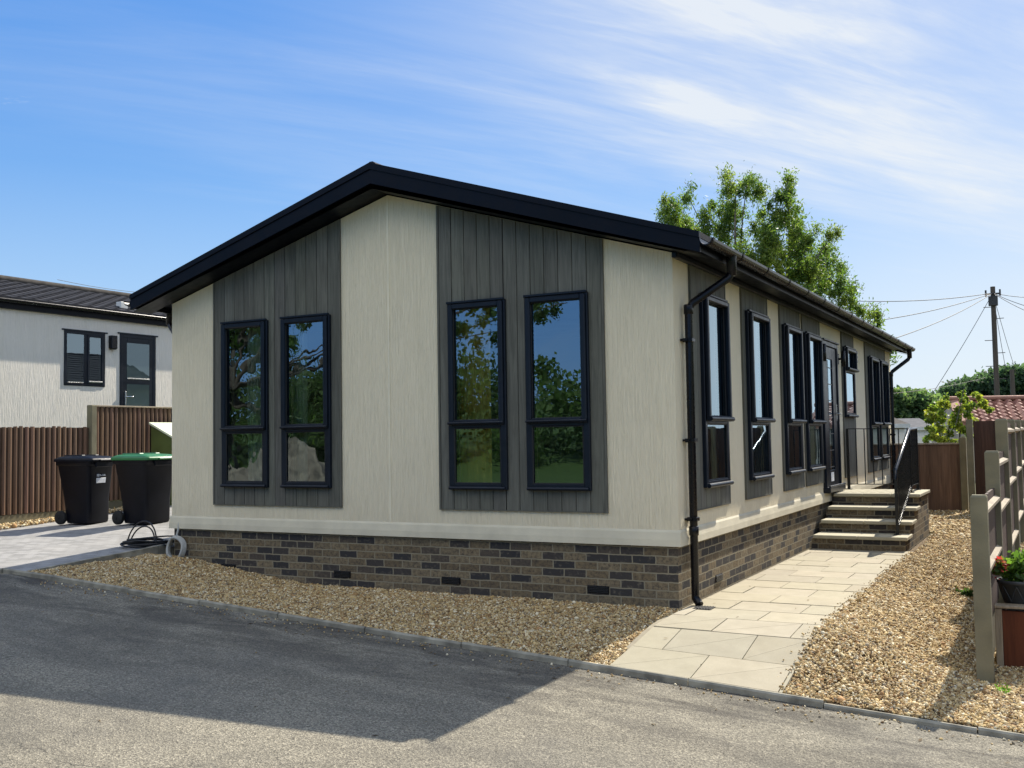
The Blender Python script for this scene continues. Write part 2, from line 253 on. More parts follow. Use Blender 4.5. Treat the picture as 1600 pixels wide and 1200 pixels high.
# ------------------------------------------------------------------ mesh building
ORG = {}
class MB:
    def __init__(s, o=(0, 0, 0), U=(1, 0, 0), V=(0, 1, 0), W=(0, 0, 1)):
        s.v = []; s.f = []; s.sm = []; s.tone = []; s.o = Vector(o); s.U = Vector(U); s.V = Vector(V); s.W = Vector(W); s.t = (1, 1, 1)
    def P(s, a): return s.o + s.U*a[0] + s.V*a[1] + s.W*a[2]
    def add(s, pts, faces, smooth=False):
        k = len(s.v); s.v += [s.P(p) for p in pts]; s.tone += [s.t]*len(pts)
        for f in faces: s.f.append([k+i for i in f]); s.sm.append(smooth)
    def box(s, a, b, ch=0):
        (x0, y0, z0), (x1, y1, z1) = [min(p, q) for p, q in zip(a, b)], [max(p, q) for p, q in zip(a, b)]
        if ch <= 0:
            s.add([(x0, y0, z0), (x1, y0, z0), (x1, y1, z0), (x0, y1, z0), (x0, y0, z1), (x1, y0, z1), (x1, y1, z1), (x0, y1, z1)],
                  [(0, 3, 2, 1), (4, 5, 6, 7), (0, 1, 5, 4), (1, 2, 6, 5), (2, 3, 7, 6), (3, 0, 4, 7)]); return
        c = ch; pts = []; idx = {}
        for sx_ in (0, 1):
            for sy_ in (0, 1):
                for sz_ in (0, 1):
                    X = x1 if sx_ else x0; Y = y1 if sy_ else y0; Z = z1 if sz_ else z0
                    dx = -c if sx_ else c; dy = -c if sy_ else c; dz = -c if sz_ else c
                    for k, p in enumerate(((X, Y+dy, Z+dz), (X+dx, Y, Z+dz), (X+dx, Y+dy, Z))): idx[(sx_, sy_, sz_, k)] = len(pts); pts.append(p)
        F = []
        for k, ax in ((0, 0), (1, 1), (2, 2)):
            for sd in (0, 1):
                o_ = [i for i in range(3) if i != ax]; loop = []
                for a_, b_ in ((0, 0), (1, 0), (1, 1), (0, 1)):
                    key = [0, 0, 0]; key[ax] = sd; key[o_[0]] = a_; key[o_[1]] = b_; loop.append(idx[(*key, k)])
                F.append(loop)
        for ax in range(3):
            o_ = [i for i in range(3) if i != ax]
            for a_ in (0, 1):
                for b_ in (0, 1):
                    k0 = [0, 0, 0]; k0[o_[0]] = a_; k0[o_[1]] = b_; k1 = list(k0); k1[ax] = 1
                    F.append([idx[(*k0, o_[0])], idx[(*k0, o_[1])], idx[(*k1, o_[1])], idx[(*k1, o_[0])]])
        for c_ in [(i, j, k) for i in (0, 1) for j in (0, 1) for k in (0, 1)]: F.append([idx[(*c_, k)] for k in range(3)])
        s.add(pts, F)
    def prism(s, poly, axis, a, b):               # polygon in the two other axes, extruded along axis
        def mk(p, t):
            q = list(p); q.insert(axis, t); return tuple(q)
        n = len(poly); s.add([mk(p, a) for p in poly]+[mk(p, b) for p in poly], [list(range(n-1, -1, -1)), list(range(n, 2*n))]+[(i, (i+1) % n, n+(i+1) % n, n+i) for i in range(n)])
    def loft(s, rings, cap=(True, True), smooth=True, closed=True):
        n = len(rings[0]); pts = [p for r in rings for p in r]; F = []
        for j in range(len(rings)-1):
            for i in range(n if closed else n-1): F.append((j*n+i, j*n+(i+1) % n, (j+1)*n+(i+1) % n, (j+1)*n+i))
        s.add(pts, F, smooth)
        if cap[0]: s.add(rings[0], [list(range(n-1, -1, -1))])
        if cap[1]: s.add(rings[-1], [list(range(n))])
    def tube(s, path, r, n=8, cap=True, smooth=True):
        path = [Vector(p) for p in path]; rs = r if isinstance(r, (list, tuple)) else [r]*len(path); rings = []; pn = None
        for i, p in enumerate(path):
            t = (path[min(i+1, len(path)-1)]-path[max(i-1, 0)]).normalized()
            if pn is None: a = Vector((0, 0, 1)) if abs(t.z) < .9 else Vector((1, 0, 0)); pn = t.cross(a).normalized()
            else: pn = (pn - t*pn.dot(t)).normalized()
            q = t.cross(pn); rings.append([tuple(p+(pn*math.cos(2*math.pi*k/n)+q*math.sin(2*math.pi*k/n))*rs[i]) for k in range(n)])
        s.loft(rings, (cap, cap), smooth)
    def lathe(s, prof, c=(0, 0), n=20, smooth=True):
        s.loft([[(c[0]+r*math.cos(2*math.pi*k/n), c[1]+r*math.sin(2*math.pi*k/n), z) for k in range(n)] for r, z in prof], (True, True), smooth)
    def grid(s, fn, us, vs, smooth=True):
        n = len(us); s.add([fn(u, v) for v in vs for u in us], [(j*n+i, j*n+i+1, (j+1)*n+i+1, (j+1)*n+i) for j in range(len(vs)-1) for i in range(n-1)], smooth)
    def mk(s): s.marks = getattr(s, 'marks', [])+[(len(s.v), len(s.f))]
    def build_each(s, name, mat, parent=None):                   # one object per piece closed with mk()
        a, fa, res = 0, 0, []
        for b, fb in s.marks:
            m_ = MB(); m_.v = s.v[a:b]; m_.tone = s.tone[a:b]; m_.f = [[i-a for i in f] for f in s.f[fa:fb]]; m_.sm = s.sm[fa:fb]; res.append(m_.build(name, mat, parent)); a, fa = b, fb
        return res
    def build(s, name, mat, parent=None, org=None):
        me = bpy.data.meshes.new(name)
        o3 = Vector(org) if org is not None else (ORG.get(parent.name, Vector((0, 0, 0))) if parent else Vector((0, 0, 0)))
        me.from_pydata([tuple(p-o3) for p in s.v], [], s.f); me.update()
        ob = bpy.data.objects.new(name, me); COL.objects.link(ob); me.materials.append(M[mat])
        me.polygons.foreach_set('use_smooth', s.sm)
        uvl = me.uv_layers.new(name='UVMap'); nl = len(me.loops)
        li = np.empty(nl, np.int32); me.loops.foreach_get('vertex_index', li)
        co = np.array([tuple(p) for p in s.v], np.float32).reshape(-1, 3)[li]
        npol = len(me.polygons); nn = np.empty(npol*3, np.float32); me.polygons.foreach_get('normal', nn); nn = nn.reshape(-1, 3)
        lt = np.empty(npol, np.int32); me.polygons.foreach_get('loop_total', lt); an = np.repeat(np.abs(nn), lt, 0); ax = an.argmax(1)
        uv = np.where((ax == 0)[:, None], co[:, [1, 2]], np.where((ax == 1)[:, None], co[:, [0, 2]], co[:, [0, 1]])); uvl.data.foreach_set('uv', uv.astype(np.float32).ravel())
        ta = me.attributes.new('tone', 'FLOAT_COLOR', 'POINT'); tn = np.ones((len(s.v), 4), np.float32); tn[:, :3] = np.array(s.tone, np.float32); ta.data.foreach_set('color', tn.ravel())
        if parent: ob.parent = parent; ORG[ob.name] = o3
        elif org is not None: ob.location = o3; ORG[ob.name] = o3
        return ob
def fast(name, mat, V, F, tone, parent=None, org=(0, 0, 0)):       # numpy arrays straight into one mesh of equal faces
    me = bpy.data.meshes.new(name); k = F.shape[1]; o3 = ORG.get(parent.name, Vector((0, 0, 0))) if parent else Vector(org)
    V = V-np.array(tuple(o3)); me.vertices.add(len(V)); me.vertices.foreach_set('co', V.astype(np.float32).ravel())
    me.loops.add(F.size); me.loops.foreach_set('vertex_index', F.astype(np.int32).ravel()); me.polygons.add(len(F))
    me.polygons.foreach_set('loop_start', np.arange(0, F.size, k, dtype=np.int32)); me.polygons.foreach_set('loop_total', np.full(len(F), k, np.int32)); me.update(calc_edges=True)
    ta = me.attributes.new('tone', 'FLOAT_COLOR', 'POINT'); c4 = np.ones((len(V), 4), np.float32); c4[:, :3] = tone; ta.data.foreach_set('color', c4.ravel())
    me.materials.append(M[mat]); ob = bpy.data.objects.new(name, me); COL.objects.link(ob)
    if parent: ob.parent = parent; ORG[ob.name] = o3
    else: ob.location = o3
    return ob
def tag(o, label=None, cat=None, group=None, kind=None):
    if label: o['label'] = label
    if cat: o['category'] = cat
    if group: o['group'] = group
    if kind: o['kind'] = kind
    return o
def thing(name, loc, label, cat, group=None, rotz=0, local=False):
    o = bpy.data.objects.new(name, None); COL.objects.link(o); o.empty_display_size = .2; o.location = loc; o.rotation_euler = (0, 0, rotz)
    ORG[o.name] = Vector((0, 0, 0)) if local else Vector(loc); return tag(o, label, cat, group)
def struct(mb, name, mat): return tag(mb.build(name, mat), kind='structure')
def ls(a, b, n): return [a+(b-a)*i/(n-1) for i in range(n)]
def sst(a, b, x): t = max(0, min(1, (x-a)/(b-a))); return t*t*(3-2*t)
def lerp(a, b, t): return a+(b-a)*t

# ------------------------------------------------------------------ levels
KY = -1.72                                                     # road edge
def zroad(x): return .208 if x < -6.5 else (-.2-.06*(x-.3) if x < 4 else -.422)
def zdrive(x, y): return .212+.05*(y+1.4)+.01*(x+6.45)
def zwall(x): return .23*sst(-3.9, -6.3, x)
def zbed(x, y):                                                # gravel bed before the gable
    t = max(0, min(1, y/KY)); return lerp(zwall(x), zroad(x)+.015, t**1.15)
def zyard(x, y):                                               # path and gravel on the right side
    k = zroad(x)+.03; t = max(0, min(1, (-.55-y)/(-.55-KY))); z = k*t*t*(3-2*t)*.5+k*t*.5
    sl_ = sst(1.3, 2.45, x)*(1-sst(-.3, 7, y)); return lerp(z, zroad(min(x, 3))+.03, sl_)
def gnd(px, py):
    z = 0
    for _ in range(12): p = at(px, py, 2, z); z = .5*z+.5*zyard(p.x, p.y)
    return p
mb = MB(); mb.grid(lambda x, y: (x, y, zroad(x)), [-80, -30, -12, -6.5]+ls(-6, 4, 21)+[8, 20, 80], ls(-8.3, KY, 12)); struct(mb, 'road', 'asphalt')
mb = MB()
def zfar(x, y):
    if y > -8.3: return -.62 if y < 16 and -7 < x < 8 else (-.1 if x > -12 else .1)
    return -.50+.10*min(1, (-8.3-y)/3)+5.0*sst(-28, -75, y)
xs = [-900, -300, -120, -60, -40, -25, -12, -7.2, -6.8, -3, 0, 3, 7.8, 8.2, 16, 30, 60, 120, 300, 900]; ys = [-900, -300, -120, -75, -60, -45, -35, -28, -20, -12, -9.5, -8.32, -8.28, -4, 0, 5, 10, 15.8, 16.2, 30, 60, 120, 300, 900]
mb.grid(lambda x, y: (x, y, zfar(x, y)-(.5 if y > -8.3 else 0)+(.4 if y > 16 else 0)), xs, ys); struct(mb, 'ground', 'grass')
mb = MB(); mb.grid(lambda x, y: (x, y, zbed(x, y)-.012), ls(-6.45, 0, 27), ls(KY, .06, 10)); struct(mb, 'gravel_bed_base', 'gravel_base')
mb = MB(); mb.grid(lambda x, y: (x, y, zyard(x, y)-.012), ls(1.2, 7, 20), ls(KY, -.5, 8)+ls(0, 15.2, 16)); struct(mb, 'gravel_yard_base', 'gravel_base')
mb = MB(); mb.grid(lambda x, y: (x, y, zyard(x, y)-.03), ls(-.2, 1.24, 4), [-.5, 5, 15]); mb.grid(lambda x, y: (x, y, .02), [-60, -20, 60], [15, 60, 130]); struct(mb, 'back_ground', 'earth')
mb = MB(); mb.grid(lambda x, y: (x, y, zdrive(x, y)), ls(-10.75, -6.42, 10), ls(KY+.02, 9, 14)); struct(mb, 'driveway', 'block_paving')
mb = MB(); mb.grid(lambda x, y: (x, y, zdrive(x, y)-.02+.05*min(1, (-10.75-x)/.5)), ls(-20, -10.75, 10), ls(KY, 14, 14)); struct(mb, 'gravel_strip_base', 'gravel_base')
# kerb edging along the road, in separate lengths
mb = MB(); x = -14.0
while x < 6:
    x1 = x+.915; a, b_ = zroad(x+.004), zroad(x1-.004); dz = rnd.uniform(-.004, .006); tp = (.046 if x < 1.3 else .030)
    dy = rnd.uniform(-.006, .006)
    for (p, q, z0, z1) in ((x+.004, x1-.004, a, b_),):
        y0, y1 = KY+dy-.02, KY+dy+.02
        mb.add([(p, y0, z0-.2), (q, y0, z1-.2), (q, y1, z1-.2), (p, y1, z0-.2), (p, y0, z0+tp-.012+dz), (q, y0, z1+tp-.012+dz), (q, y1, z1+tp-.012+dz), (p, y1, z0+tp-.012+dz), (p, y0+.012, z0+tp+dz), (q, y0+.012, z1+tp+dz), (q, y1-.012, z1+tp+dz), (p, y1-.012, z0+tp+dz)],
               [(0, 1, 5, 4), (2, 3, 7, 6), (4, 5, 9, 8), (8, 9, 10, 11), (10, 6, 7, 11)[:4], (6, 7, 11, 10), (0, 4, 8, 11), (0, 11, 7, 3), (1, 2, 6, 10), (1, 10, 9, 5)])
    x = x1
struct(mb, 'kerb', 'kerb_concrete')
mb = MB(); y = KY+.03                                            # edging between the drive and the gravel bed
while y < .3:
    y1 = min(.34, y+.6); z0, z1 = zdrive(-6.45, y), zdrive(-6.45, y1)
    mb.add([(-6.47, y+.003, z0-.2), (-6.42, y+.003, z0-.2), (-6.42, y1-.003, z1-.2), (-6.47, y1-.003, z1-.2), (-6.47, y+.003, z0+.03), (-6.42, y+.003, z0+.03), (-6.42, y1-.003, z1+.03), (-6.47, y1-.003, z1+.03)], [(4, 5, 6, 7), (0, 1, 5, 4), (1, 2, 6, 5), (2, 3, 7, 6), (3, 0, 4, 7)]); y = y1
struct(mb, 'drive_edging', 'kerb_concrete')
# slab path: 600 x 450 flags in running bond; the lowest rows are cut on the diagonal where the path dips to the road
mb = MB(); mbj = MB(); PX0, PX1 = .03, 1.28; row = 0; y = KY+.03
while y < 5.2:
    y1 = min(y+.46, 5.2); off = (row*.37) % .61; xa = PX0
    while xa < PX1-.01:
        xb = min(PX1, (PX0-off+.61*math.ceil((xa-PX0+off+.02)/.61))) if xa > PX0 or off > .1 else PX0+.61-off
        xb = min(PX1, max(xb, xa+.08)); g = .005; j = rnd.uniform(-.002, .003)
        gy = .008; c = [(xa+g*.8, y+gy), (xb-g*.8, y+gy), (xb-g*.8, y1-gy), (xa+g*.8, y1-gy)]; tone = rnd.uniform(.9, 1.06); mb.t = (tone, tone*rnd.uniform(.985, 1.01), tone*rnd.uniform(.95, 1.02))
        def slabpoly(poly, dj):
            n = len(poly); T = [(p[0], p[1], zyard(*p)+.006+j+dj) for p in poly]; B = [(p[0], p[1], zyard(*p)-.04) for p in poly]
            mb.add(T+B, [list(range(n))]+[(i, n+i, n+(i+1) % n, (i+1) % n) for i in range(n)])
        if row < 3 and xb-xa > .3:
            e = .0006; slabpoly([c[0], c[1], (c[2][0], c[2][1]-e*2)], 0); slabpoly([(c[0][0], c[0][1]+e*2), (c[2][0]-e, c[2][1]), c[3]], .0006)
        else: slabpoly(c, 0)
        xa = xb
    y = y1; row += 1
for v_ in ('slab',):
    b = MatB('slab_toned'); v = b.uv(kind='Object'); a_ = b.nd('ShaderNodeAttribute', attribute_name='tone'); n = b.noise(v, 5, 6, .65); col = b.ramp(n, [(.3, (.345, .305, .22)), (.7, (.415, .37, .272))]); col = b.mix(1.0, col, a_.outputs['Color'], 'MULTIPLY')
    col = b.mix(b.ramp(b.noise(v, 1.1, 6, .7), [(.5, 0.0), (.75, .45)]), col, (.33, .30, .23)); n2 = b.noise(v, 150, 3); col = b.mix(b.ramp(n2, [(.3, .35), (.5, 0.0)]), col, (.27, .24, .18)); b.base(col); b.bump(n2, .4, .003); M['slab_toned'] = b.set(.85, 0, .3)
struct(mb, 'path', 'slab_toned')
mbj.grid(lambda x, y: (x, y, zyard(x, y)-.012), ls(-.02, PX1-.004, 5), ls(KY+.02, -.5, 8)+ls(0, 5.2, 8)); struct(mbj, 'path_bedding', 'mortar')

# ------------------------------------------------------------------ loose gravel
def stones(name, pts, size, label, grp=None):
    n = len(pts); g = np.random.default_rng(len(pts)); t = (1+5**.5)/2
    ico = np.array([(-1, t, 0), (1, t, 0), (-1, -t, 0), (1, -t, 0), (0, -1, t), (0, 1, t), (0, -1, -t), (0, 1, -t), (t, 0, -1), (t, 0, 1), (-t, 0, -1), (-t, 0, 1)])/1.9
    F = np.array([(0, 11, 5), (0, 5, 1), (0, 1, 7), (0, 7, 10), (0, 10, 11), (1, 5, 9), (5, 11, 4), (11, 10, 2), (10, 7, 6), (7, 1, 8), (3, 9, 4), (3, 4, 2), (3, 2, 6), (3, 6, 8), (3, 8, 9), (4, 9, 5), (2, 4, 11), (6, 2, 10), (8, 6, 7), (9, 8, 1)])
    V = ico[None]*(1+g.uniform(-.28, .28, (n, 12, 1))); sc = size*np.exp(g.normal(0, .32, (n, 1, 1))); V = V*sc*g.uniform((.75, .55, .35), (1.25, .95, .7), (n, 1, 3))
    q = g.normal(size=(n, 4)); q[:, 1:3] *= .45; q /= np.linalg.norm(q, axis=1)[:, None]; w_, x_, y_, z_ = q.T
    Rm = np.stack([1-2*(y_*y_+z_*z_), 2*(x_*y_-z_*w_), 2*(x_*z_+y_*w_), 2*(x_*y_+z_*w_), 1-2*(x_*x_+z_*z_), 2*(y_*z_-x_*w_), 2*(x_*z_-y_*w_), 2*(y_*z_+x_*w_), 1-2*(x_*x_+y_*y_)], 1).reshape(n, 3, 3)
    V = np.einsum('nij,nkj->nki', Rm, V)+pts[:, None, :]
    pal = np.array([(.45, .305, .125), (.56, .41, .185), (.66, .53, .30), (.30, .185, .075), (.17, .105, .048), (.78, .69, .48), (.22, .18, .12), (.50, .365, .18), (.37, .21, .085)])
    c = pal[g.choice(len(pal), n, p=[.17, .17, .14, .12, .07, .09, .07, .12, .05])]*g.uniform(.75, 1.2, (n, 1))
    ob = fast(name, 'gravel_stone', V.reshape(-1, 3), (F[None]+(np.arange(n)*12)[:, None, None]).reshape(-1, 3), np.repeat(c, 12, 0)); return tag(ob, label, 'gravel', kind='stuff')
def scatter(x0, x1, y0, y1, dens, zf, keep=None, seed=1, amp=.018):
    g = np.random.default_rng(seed); n = int((x1-x0)*(y1-y0)*dens); X = g.uniform(x0, x1, n); Y = g.uniform(y0, y1, n)
    if keep is not None: k = keep(X, Y); X, Y = X[k], Y[k]
    lump = .5*np.sin(X*9+2*np.sin(Y*7))*np.sin(Y*11+1.3*np.sin(X*5))+.5*np.sin(X*23+Y*17)
    Z = np.array([zf(a, b) for a, b in zip(X, Y)])+g.uniform(-.004, .008, len(X))+amp*.5*lump; return np.stack([X, Y, Z], 1)
stones('gravel_bed', scatter(-6.41, .02, KY+.03, -.005, 9500, zbed, seed=1), .0098, 'tan and golden pea gravel filling the bed before the gable')
p1 = scatter(1.285, 3.6, KY+.03, 2.2, 8200, zyard, lambda X, Y: (X < 3.0) | (Y < 1), 2); p2_ = scatter(1.285, 2.5, 2.2, 7, 4200, zyard, lambda X, Y: True | (X < 0), 3); p3_ = scatter(.0, 2.5, 7.0, 14.9, 1300, zyard, lambda X, Y: (X > 1.25) | (Y > 8), 4)
p4_ = scatter(1.24, 1.30, KY+.05, 5.1, 2500, zyard, None, 9)
stones('gravel_yard', np.concatenate([p1, p2_, p4_]), .0102, 'golden gravel along the paved path and wooden fence'); stones('gravel_yard_rear', p3_, .019, 'golden gravel at the rear beyond the brick steps')
stones('gravel_strip', scatter(-11.2, -10.68, 0, 9, 900, lambda x, y: zdrive(x, y)+.02, None, 5), .020, 'brown gravel strip under the batten fence behind the bins')
# stray stones and crumbs on the road by the kerb and leaf scraps on the path
g_ = np.random.default_rng(77); n_ = 420; X = g_.uniform(-6, 3, n_); Y = KY-.03-np.abs(g_.normal(0, .13, n_)); Pz = np.array([zroad(a) for a in X])+.004
Y2 = g_.uniform(KY+.1, 4.9, 170); X2 = 1.28-np.abs(g_.normal(0, .05, 170)); Z2 = np.array([zyard(a, b_) for a, b_ in zip(X2, Y2)])+.012
stones('stray_stones', np.concatenate([np.stack([X, Y, Pz], 1), np.stack([X2, Y2, Z2], 1)]), .008, 'stray pebbles lying on the road and path edges')
def litter(n, xr, yr, zf, seed):
    g = np.random.default_rng(seed); X = g.uniform(*xr, n); Y = g.uniform(*yr, n); Z = np.array([zf(a, b_) for a, b_ in zip(X, Y)]); return np.stack([X, Y, Z], 1)
LP = np.concatenate([litter(60, (-6, 3), (-4.6, KY-.05), lambda x, y: zroad(x)+.006, 1), litter(110, (-6, 3), (KY-.5, KY-.04), lambda x, y: zroad(x)+.006, 2), litter(22, (.1, 1.2), (KY+.1, 5), lambda x, y: zyard(x, y)+.012, 3), litter(45, (-6, 0), (KY+.1, -.05), lambda x, y: zbed(x, y)+.022, 4), litter(45, (1.35, 2.4), (KY+.1, 7), lambda x, y: zyard(x, y)+.022, 5), litter(14, (.02, .14), (3.5, 5.1), lambda x, y: zyard(x, y)+.014, 6)])
def litter_mesh():
    g = np.random.default_rng(8); n = len(LP); a = g.uniform(0, 6.28, n); s_ = g.uniform(.010, .03, n); d = np.stack([np.cos(a), np.sin(a), g.uniform(-.1, .2, n)], 1)*s_[:, None]; e = np.stack([-np.sin(a), np.cos(a), g.uniform(.0, .3, n)], 1)*(s_*g.uniform(.12, .45, n))[:, None]
    V = np.stack([LP-d, LP+e, LP+d, LP-e*.6], 1).reshape(-1, 3); c = np.array([(.10, .06, .03), (.16, .10, .045), (.07, .045, .025), (.20, .14, .07)])[g.integers(0, 4, n)]
    return tag(fast('leaf_litter', 'far_foliage', V, np.arange(n*4).reshape(n, 4), np.repeat(c, 4, 0)), 'dry leaf scraps and twigs scattered on road, gravel and path', 'leaf litter', kind='stuff')
litter_mesh()

# ------------------------------------------------------------------ the lodge
HW, HL = 6.1, 13.0; XC = -3.05; ZE, ZA, ZP = 3.135, 4.035, .54
def ztop(x): return ZA-(ZA-ZE)*abs(x-XC)/3.05
house = thing('park_home', (XC, 6, 0), 'cream rendered park home with grey boarded strips and black gabled roof', 'house')
ZW0, ZW1, ZT = 1.02, 2.85, 1.655
fwin = []                                                       # front windows by their outer frame edges (x0, x1)
for a, b_ in ((347, 418), (440, 516), (701, 791), (822, 921)): fwin.append((at(a, 620, 1, -.04).x, at(b_, 620, 1, -.04).x))
swin = [(.68, 1.45), (2.27, 3.10), (3.92, 4.74), (5.10, 5.98), (10.17, 11.03), (11.27, 12.15)]
SMALL = (7.86, 8.72, 1.76, 2.86); DOOR = (6.20, 7.30, .70, 2.84)
def wall(mb, u0, u1, z0, ztopf, holes, n0, n1):                # wall slab in the (u, n, z) frame of mb with rectangular openings
    br = sorted(set([u0, u1]+[h for hh in holes for h in hh[:2]]+([XC] if u0 < XC < u1 and ztopf(XC) != ztopf(u0) else [])))
    for a, b in zip(br, br[1:]):
        m = (a+b)/2; cuts = [h for h in holes if h[0] < m < h[1]]; zs = z0; segs = []
        for h in sorted(cuts, key=lambda h: h[2]): segs.append((zs, h[2])); zs = h[3]
        segs.append((zs, None))
        for lo, hi in segs:
            ha, hb = (ztopf(a), ztopf(b)) if hi is None else (hi, hi)
            mb.add([(a, n0, lo), (b, n0, lo), (b, n0, hb), (a, n0, ha), (a, n1, lo), (b, n1, lo), (b, n1, hb), (a, n1, ha)], [(0, 1, 2, 3), (7, 6, 5, 4), (3, 2, 6, 7), (0, 4, 5, 1)] + ([(0, 3, 7, 4)] if any(abs(a-h[1]) < 1e-6 for h in holes) or a == u0 else []) + ([(1, 5, 6, 2)] if any(abs(b-h[0]) < 1e-6 for h in holes) or b == u1 else []))
inset = .03
fh = [(a+inset, b-inset, ZW0+inset, ZW1-inset) for a, b in fwin]
sh = [(a+inset, b-inset, ZW0+inset, ZW1-inset) for a, b in swin]+[(SMALL[0]+inset, SMALL[1]-inset, SMALL[2]+inset, SMALL[3]-inset), (DOOR[0]+.02, DOOR[1]-.02, DOOR[2], DOOR[3]-.02)]
mb = MB(); wall(mb, -HW, 0, ZP, ztop, fh, 0, .12); front = mb.build('front_wall', 'cream_render', house)
mb = MB((0, 0, 0), (0, 1, 0), (-1, 0, 0)); wall(mb, .12, HL, ZP, lambda u: ZE, sh, 0, .12); mb.build('side_wall', 'cream_render', house)
mb = MB(); mb.box((-HW, .12, ZP), (-HW+.12, HL-.12, ZE)); mb.build('side_wall', 'cream_render', house)
mb = MB(); wall(mb, -HW, -.12, ZP, ztop, [], HL-.12, HL); mb.build('rear_wall', 'cream_render', house)
# vertical joint and narrow cover strips of the cream sheets
mb = MB(); mb.box((XC-.012, -.004, ZP+.1), (XC+.012, .02, ZA-.03)); mb.build('joint_strip', 'cream_trim', house)
mb = MB(); mb.box((-HW+.13, .13, ZP+.05), (-.13, HL-.13, ZP+.1)); mb.build('floor', 'floor_wood', house)
mb = MB(); mb.box((-HW+.125, 5.2, ZP+.11), (-.125, 5.28, ZE-.13)); mb.build('partition', 'interior', house); mb = MB(); mb.box((-HW+.125, .125, ZE-.12), (-.125, HL-.125, ZE-.06)); mb.build('ceiling', 'interior', house)
mb = MB(); mb.box((-HW+.121, .122, ZP+.12), (-HW+.13, 5.1, ZE-.13)); mb.build('wall_lining', 'interior', house)
# skirting ledge and brick base
mb = MB()
pf = [(0.0, .685), (-.010, .665), (-.020, .60), (-.022, .542), (0.0, .54)]
mb.prism([(p[0], p[1]) for p in pf][::-1], 0, -HW-.022, .022)
mb.add([(.045, p[0], p[1]) for p in []], [])
mb2 = MB((0, 0, 0), (0, 1, 0), (-1, 0, 0)); mb2.prism([(p[0], p[1]) for p in pf][::-1], 0, .002, HL); mb.v += mb2.v; k = len(mb.tone); mb.f += [[i+k for i in f] for f in mb2.f]; mb.sm += mb2.sm; mb.tone += mb2.tone
mb.build('skirting_ledge', 'cream_ledge', house)
mb = MB(); mb.box((-HW+.02, .02, -.25), (-.02, .22, ZP+.002)); mb.box((-.22, .22, -.25), (-.0201, HL-.02, ZP+.002)); mb.box((-HW+.02, .22, -.25), (-HW+.2, HL-.02, ZP+.002)); mb.build('brick_base', 'brick', house)
def airbrick(o, U, V):
    m_ = MB(o, U, V); m_.box((-.108, -.008, -.034), (.108, .02, .034), .003); a = m_.build('air_brick', 'black_plastic', house)
    m2 = MB(o, U, V)
    for k in range(4): m2.box((-.098, -.012, -.026+k*.0145), (.098, -.008, -.018+k*.0145))
    m2.build('grille', 'seal', a)
for px in (357, 535, 705, 935):
    q = at(px, {357: 886, 535: 897, 705: 907, 935: 921}[px], 1, .02); airbrick((q.x, .02, max(q.z, .12)), (1, 0, 0), (0, 1, 0))
q = at(1123, 903, 0, -.02); airbrick((-.02, q.y, q.z), (0, 1, 0), (-1, 0, 0))
# grey boarded strips
def clad(o, U, V, u0, u1, zb_, ztf, holes, n=12):
    m_ = MB(o, U, V); wd = (u1-u0)/n
    for i in range(n):
        a, b = u0+i*wd+.0025, u0+(i+1)*wd-.0025; t = rnd.uniform(.86, 1.12); m_.t = (t, t*rnd.uniform(.98, 1.02), t*rnd.uniform(.97, 1.03))
        for aa, bb in zip(*(lambda br: (br, br[1:]))(sorted(set([a, b]+[h for hh in holes for h in hh[:2] if a < h < b])))):
            m = (aa+bb)/2; zs = zb_; cut = [h for h in holes if h[0] <= m <= h[1]]; segs = []
            for h in sorted(cut, key=lambda h: h[2]): segs.append((zs, h[2])); zs = h[3]
            segs.append((zs, None)); c0 = .003 if aa == a else 0; c1 = .003 if bb == b else 0
            for lo, hi in segs:
                ha, hb = (ztf(aa), ztf(bb)) if hi is None else (hi, hi)
                m_.add([(aa, -.014, lo), (aa+c0, -.018, lo), (bb-c1, -.018, lo), (bb, -.014, lo), (aa, -.014, ha), (aa+c0, -.018, ha), (bb-c1, -.018, hb), (bb, -.014, hb), (aa, 0.002, lo), (bb, .002, lo), (bb, .002, hb), (aa, .002, ha)],
                       [(0, 1, 5, 4), (1, 2, 6, 5), (2, 3, 7, 6), (8, 0, 4, 11), (3, 9, 10, 7), (8, 9, 3, 2, 1, 0), (4, 5, 6, 7, 10, 11)])
    for a, b in ((u0-.022, u0), (u1, u1+.022)): m_.t = (.85, .85, .85); m_.add([(a, -.022, zb_), (b, -.022, zb_), (b, -.022, ztf(b)), (a, -.022, ztf(a)), (a, .002, zb_), (b, .002, zb_), (b, .002, ztf(b)), (a, .002, ztf(a))], [(0, 1, 2, 3), (4, 0, 3, 7), (1, 5, 6, 2), (0, 4, 5, 1)])
    m_.box((u0-.022, -.022, zb_-.012), (u1+.022, .002, zb_))
    return m_.build('boarded_strip', 'grey_board', house)
ztf = lambda x: ztop(x)-.006
clad((0, 0, 0), (1, 0, 0), (0, 1, 0), XC-2.37, XC-.622, .833, ztf, fh); clad((0, 0, 0), (1, 0, 0), (0, 1, 0), XC+.622, XC+2.37, .833, ztf, fh)
SO, SU, SV = (0, 0, 0), (0, 1, 0), (-1, 0, 0)
for a, b, n in ((.55, 1.53, 7), (2.27, 3.22, 7), (3.96, 4.90, 6), (5.18, 6.14, 6), (7.92, 8.80, 6), (10.05, 12.2, 14)): clad(SO, SU, SV, a-.1, b, .833, lambda u: ZE-.006, sh, n)
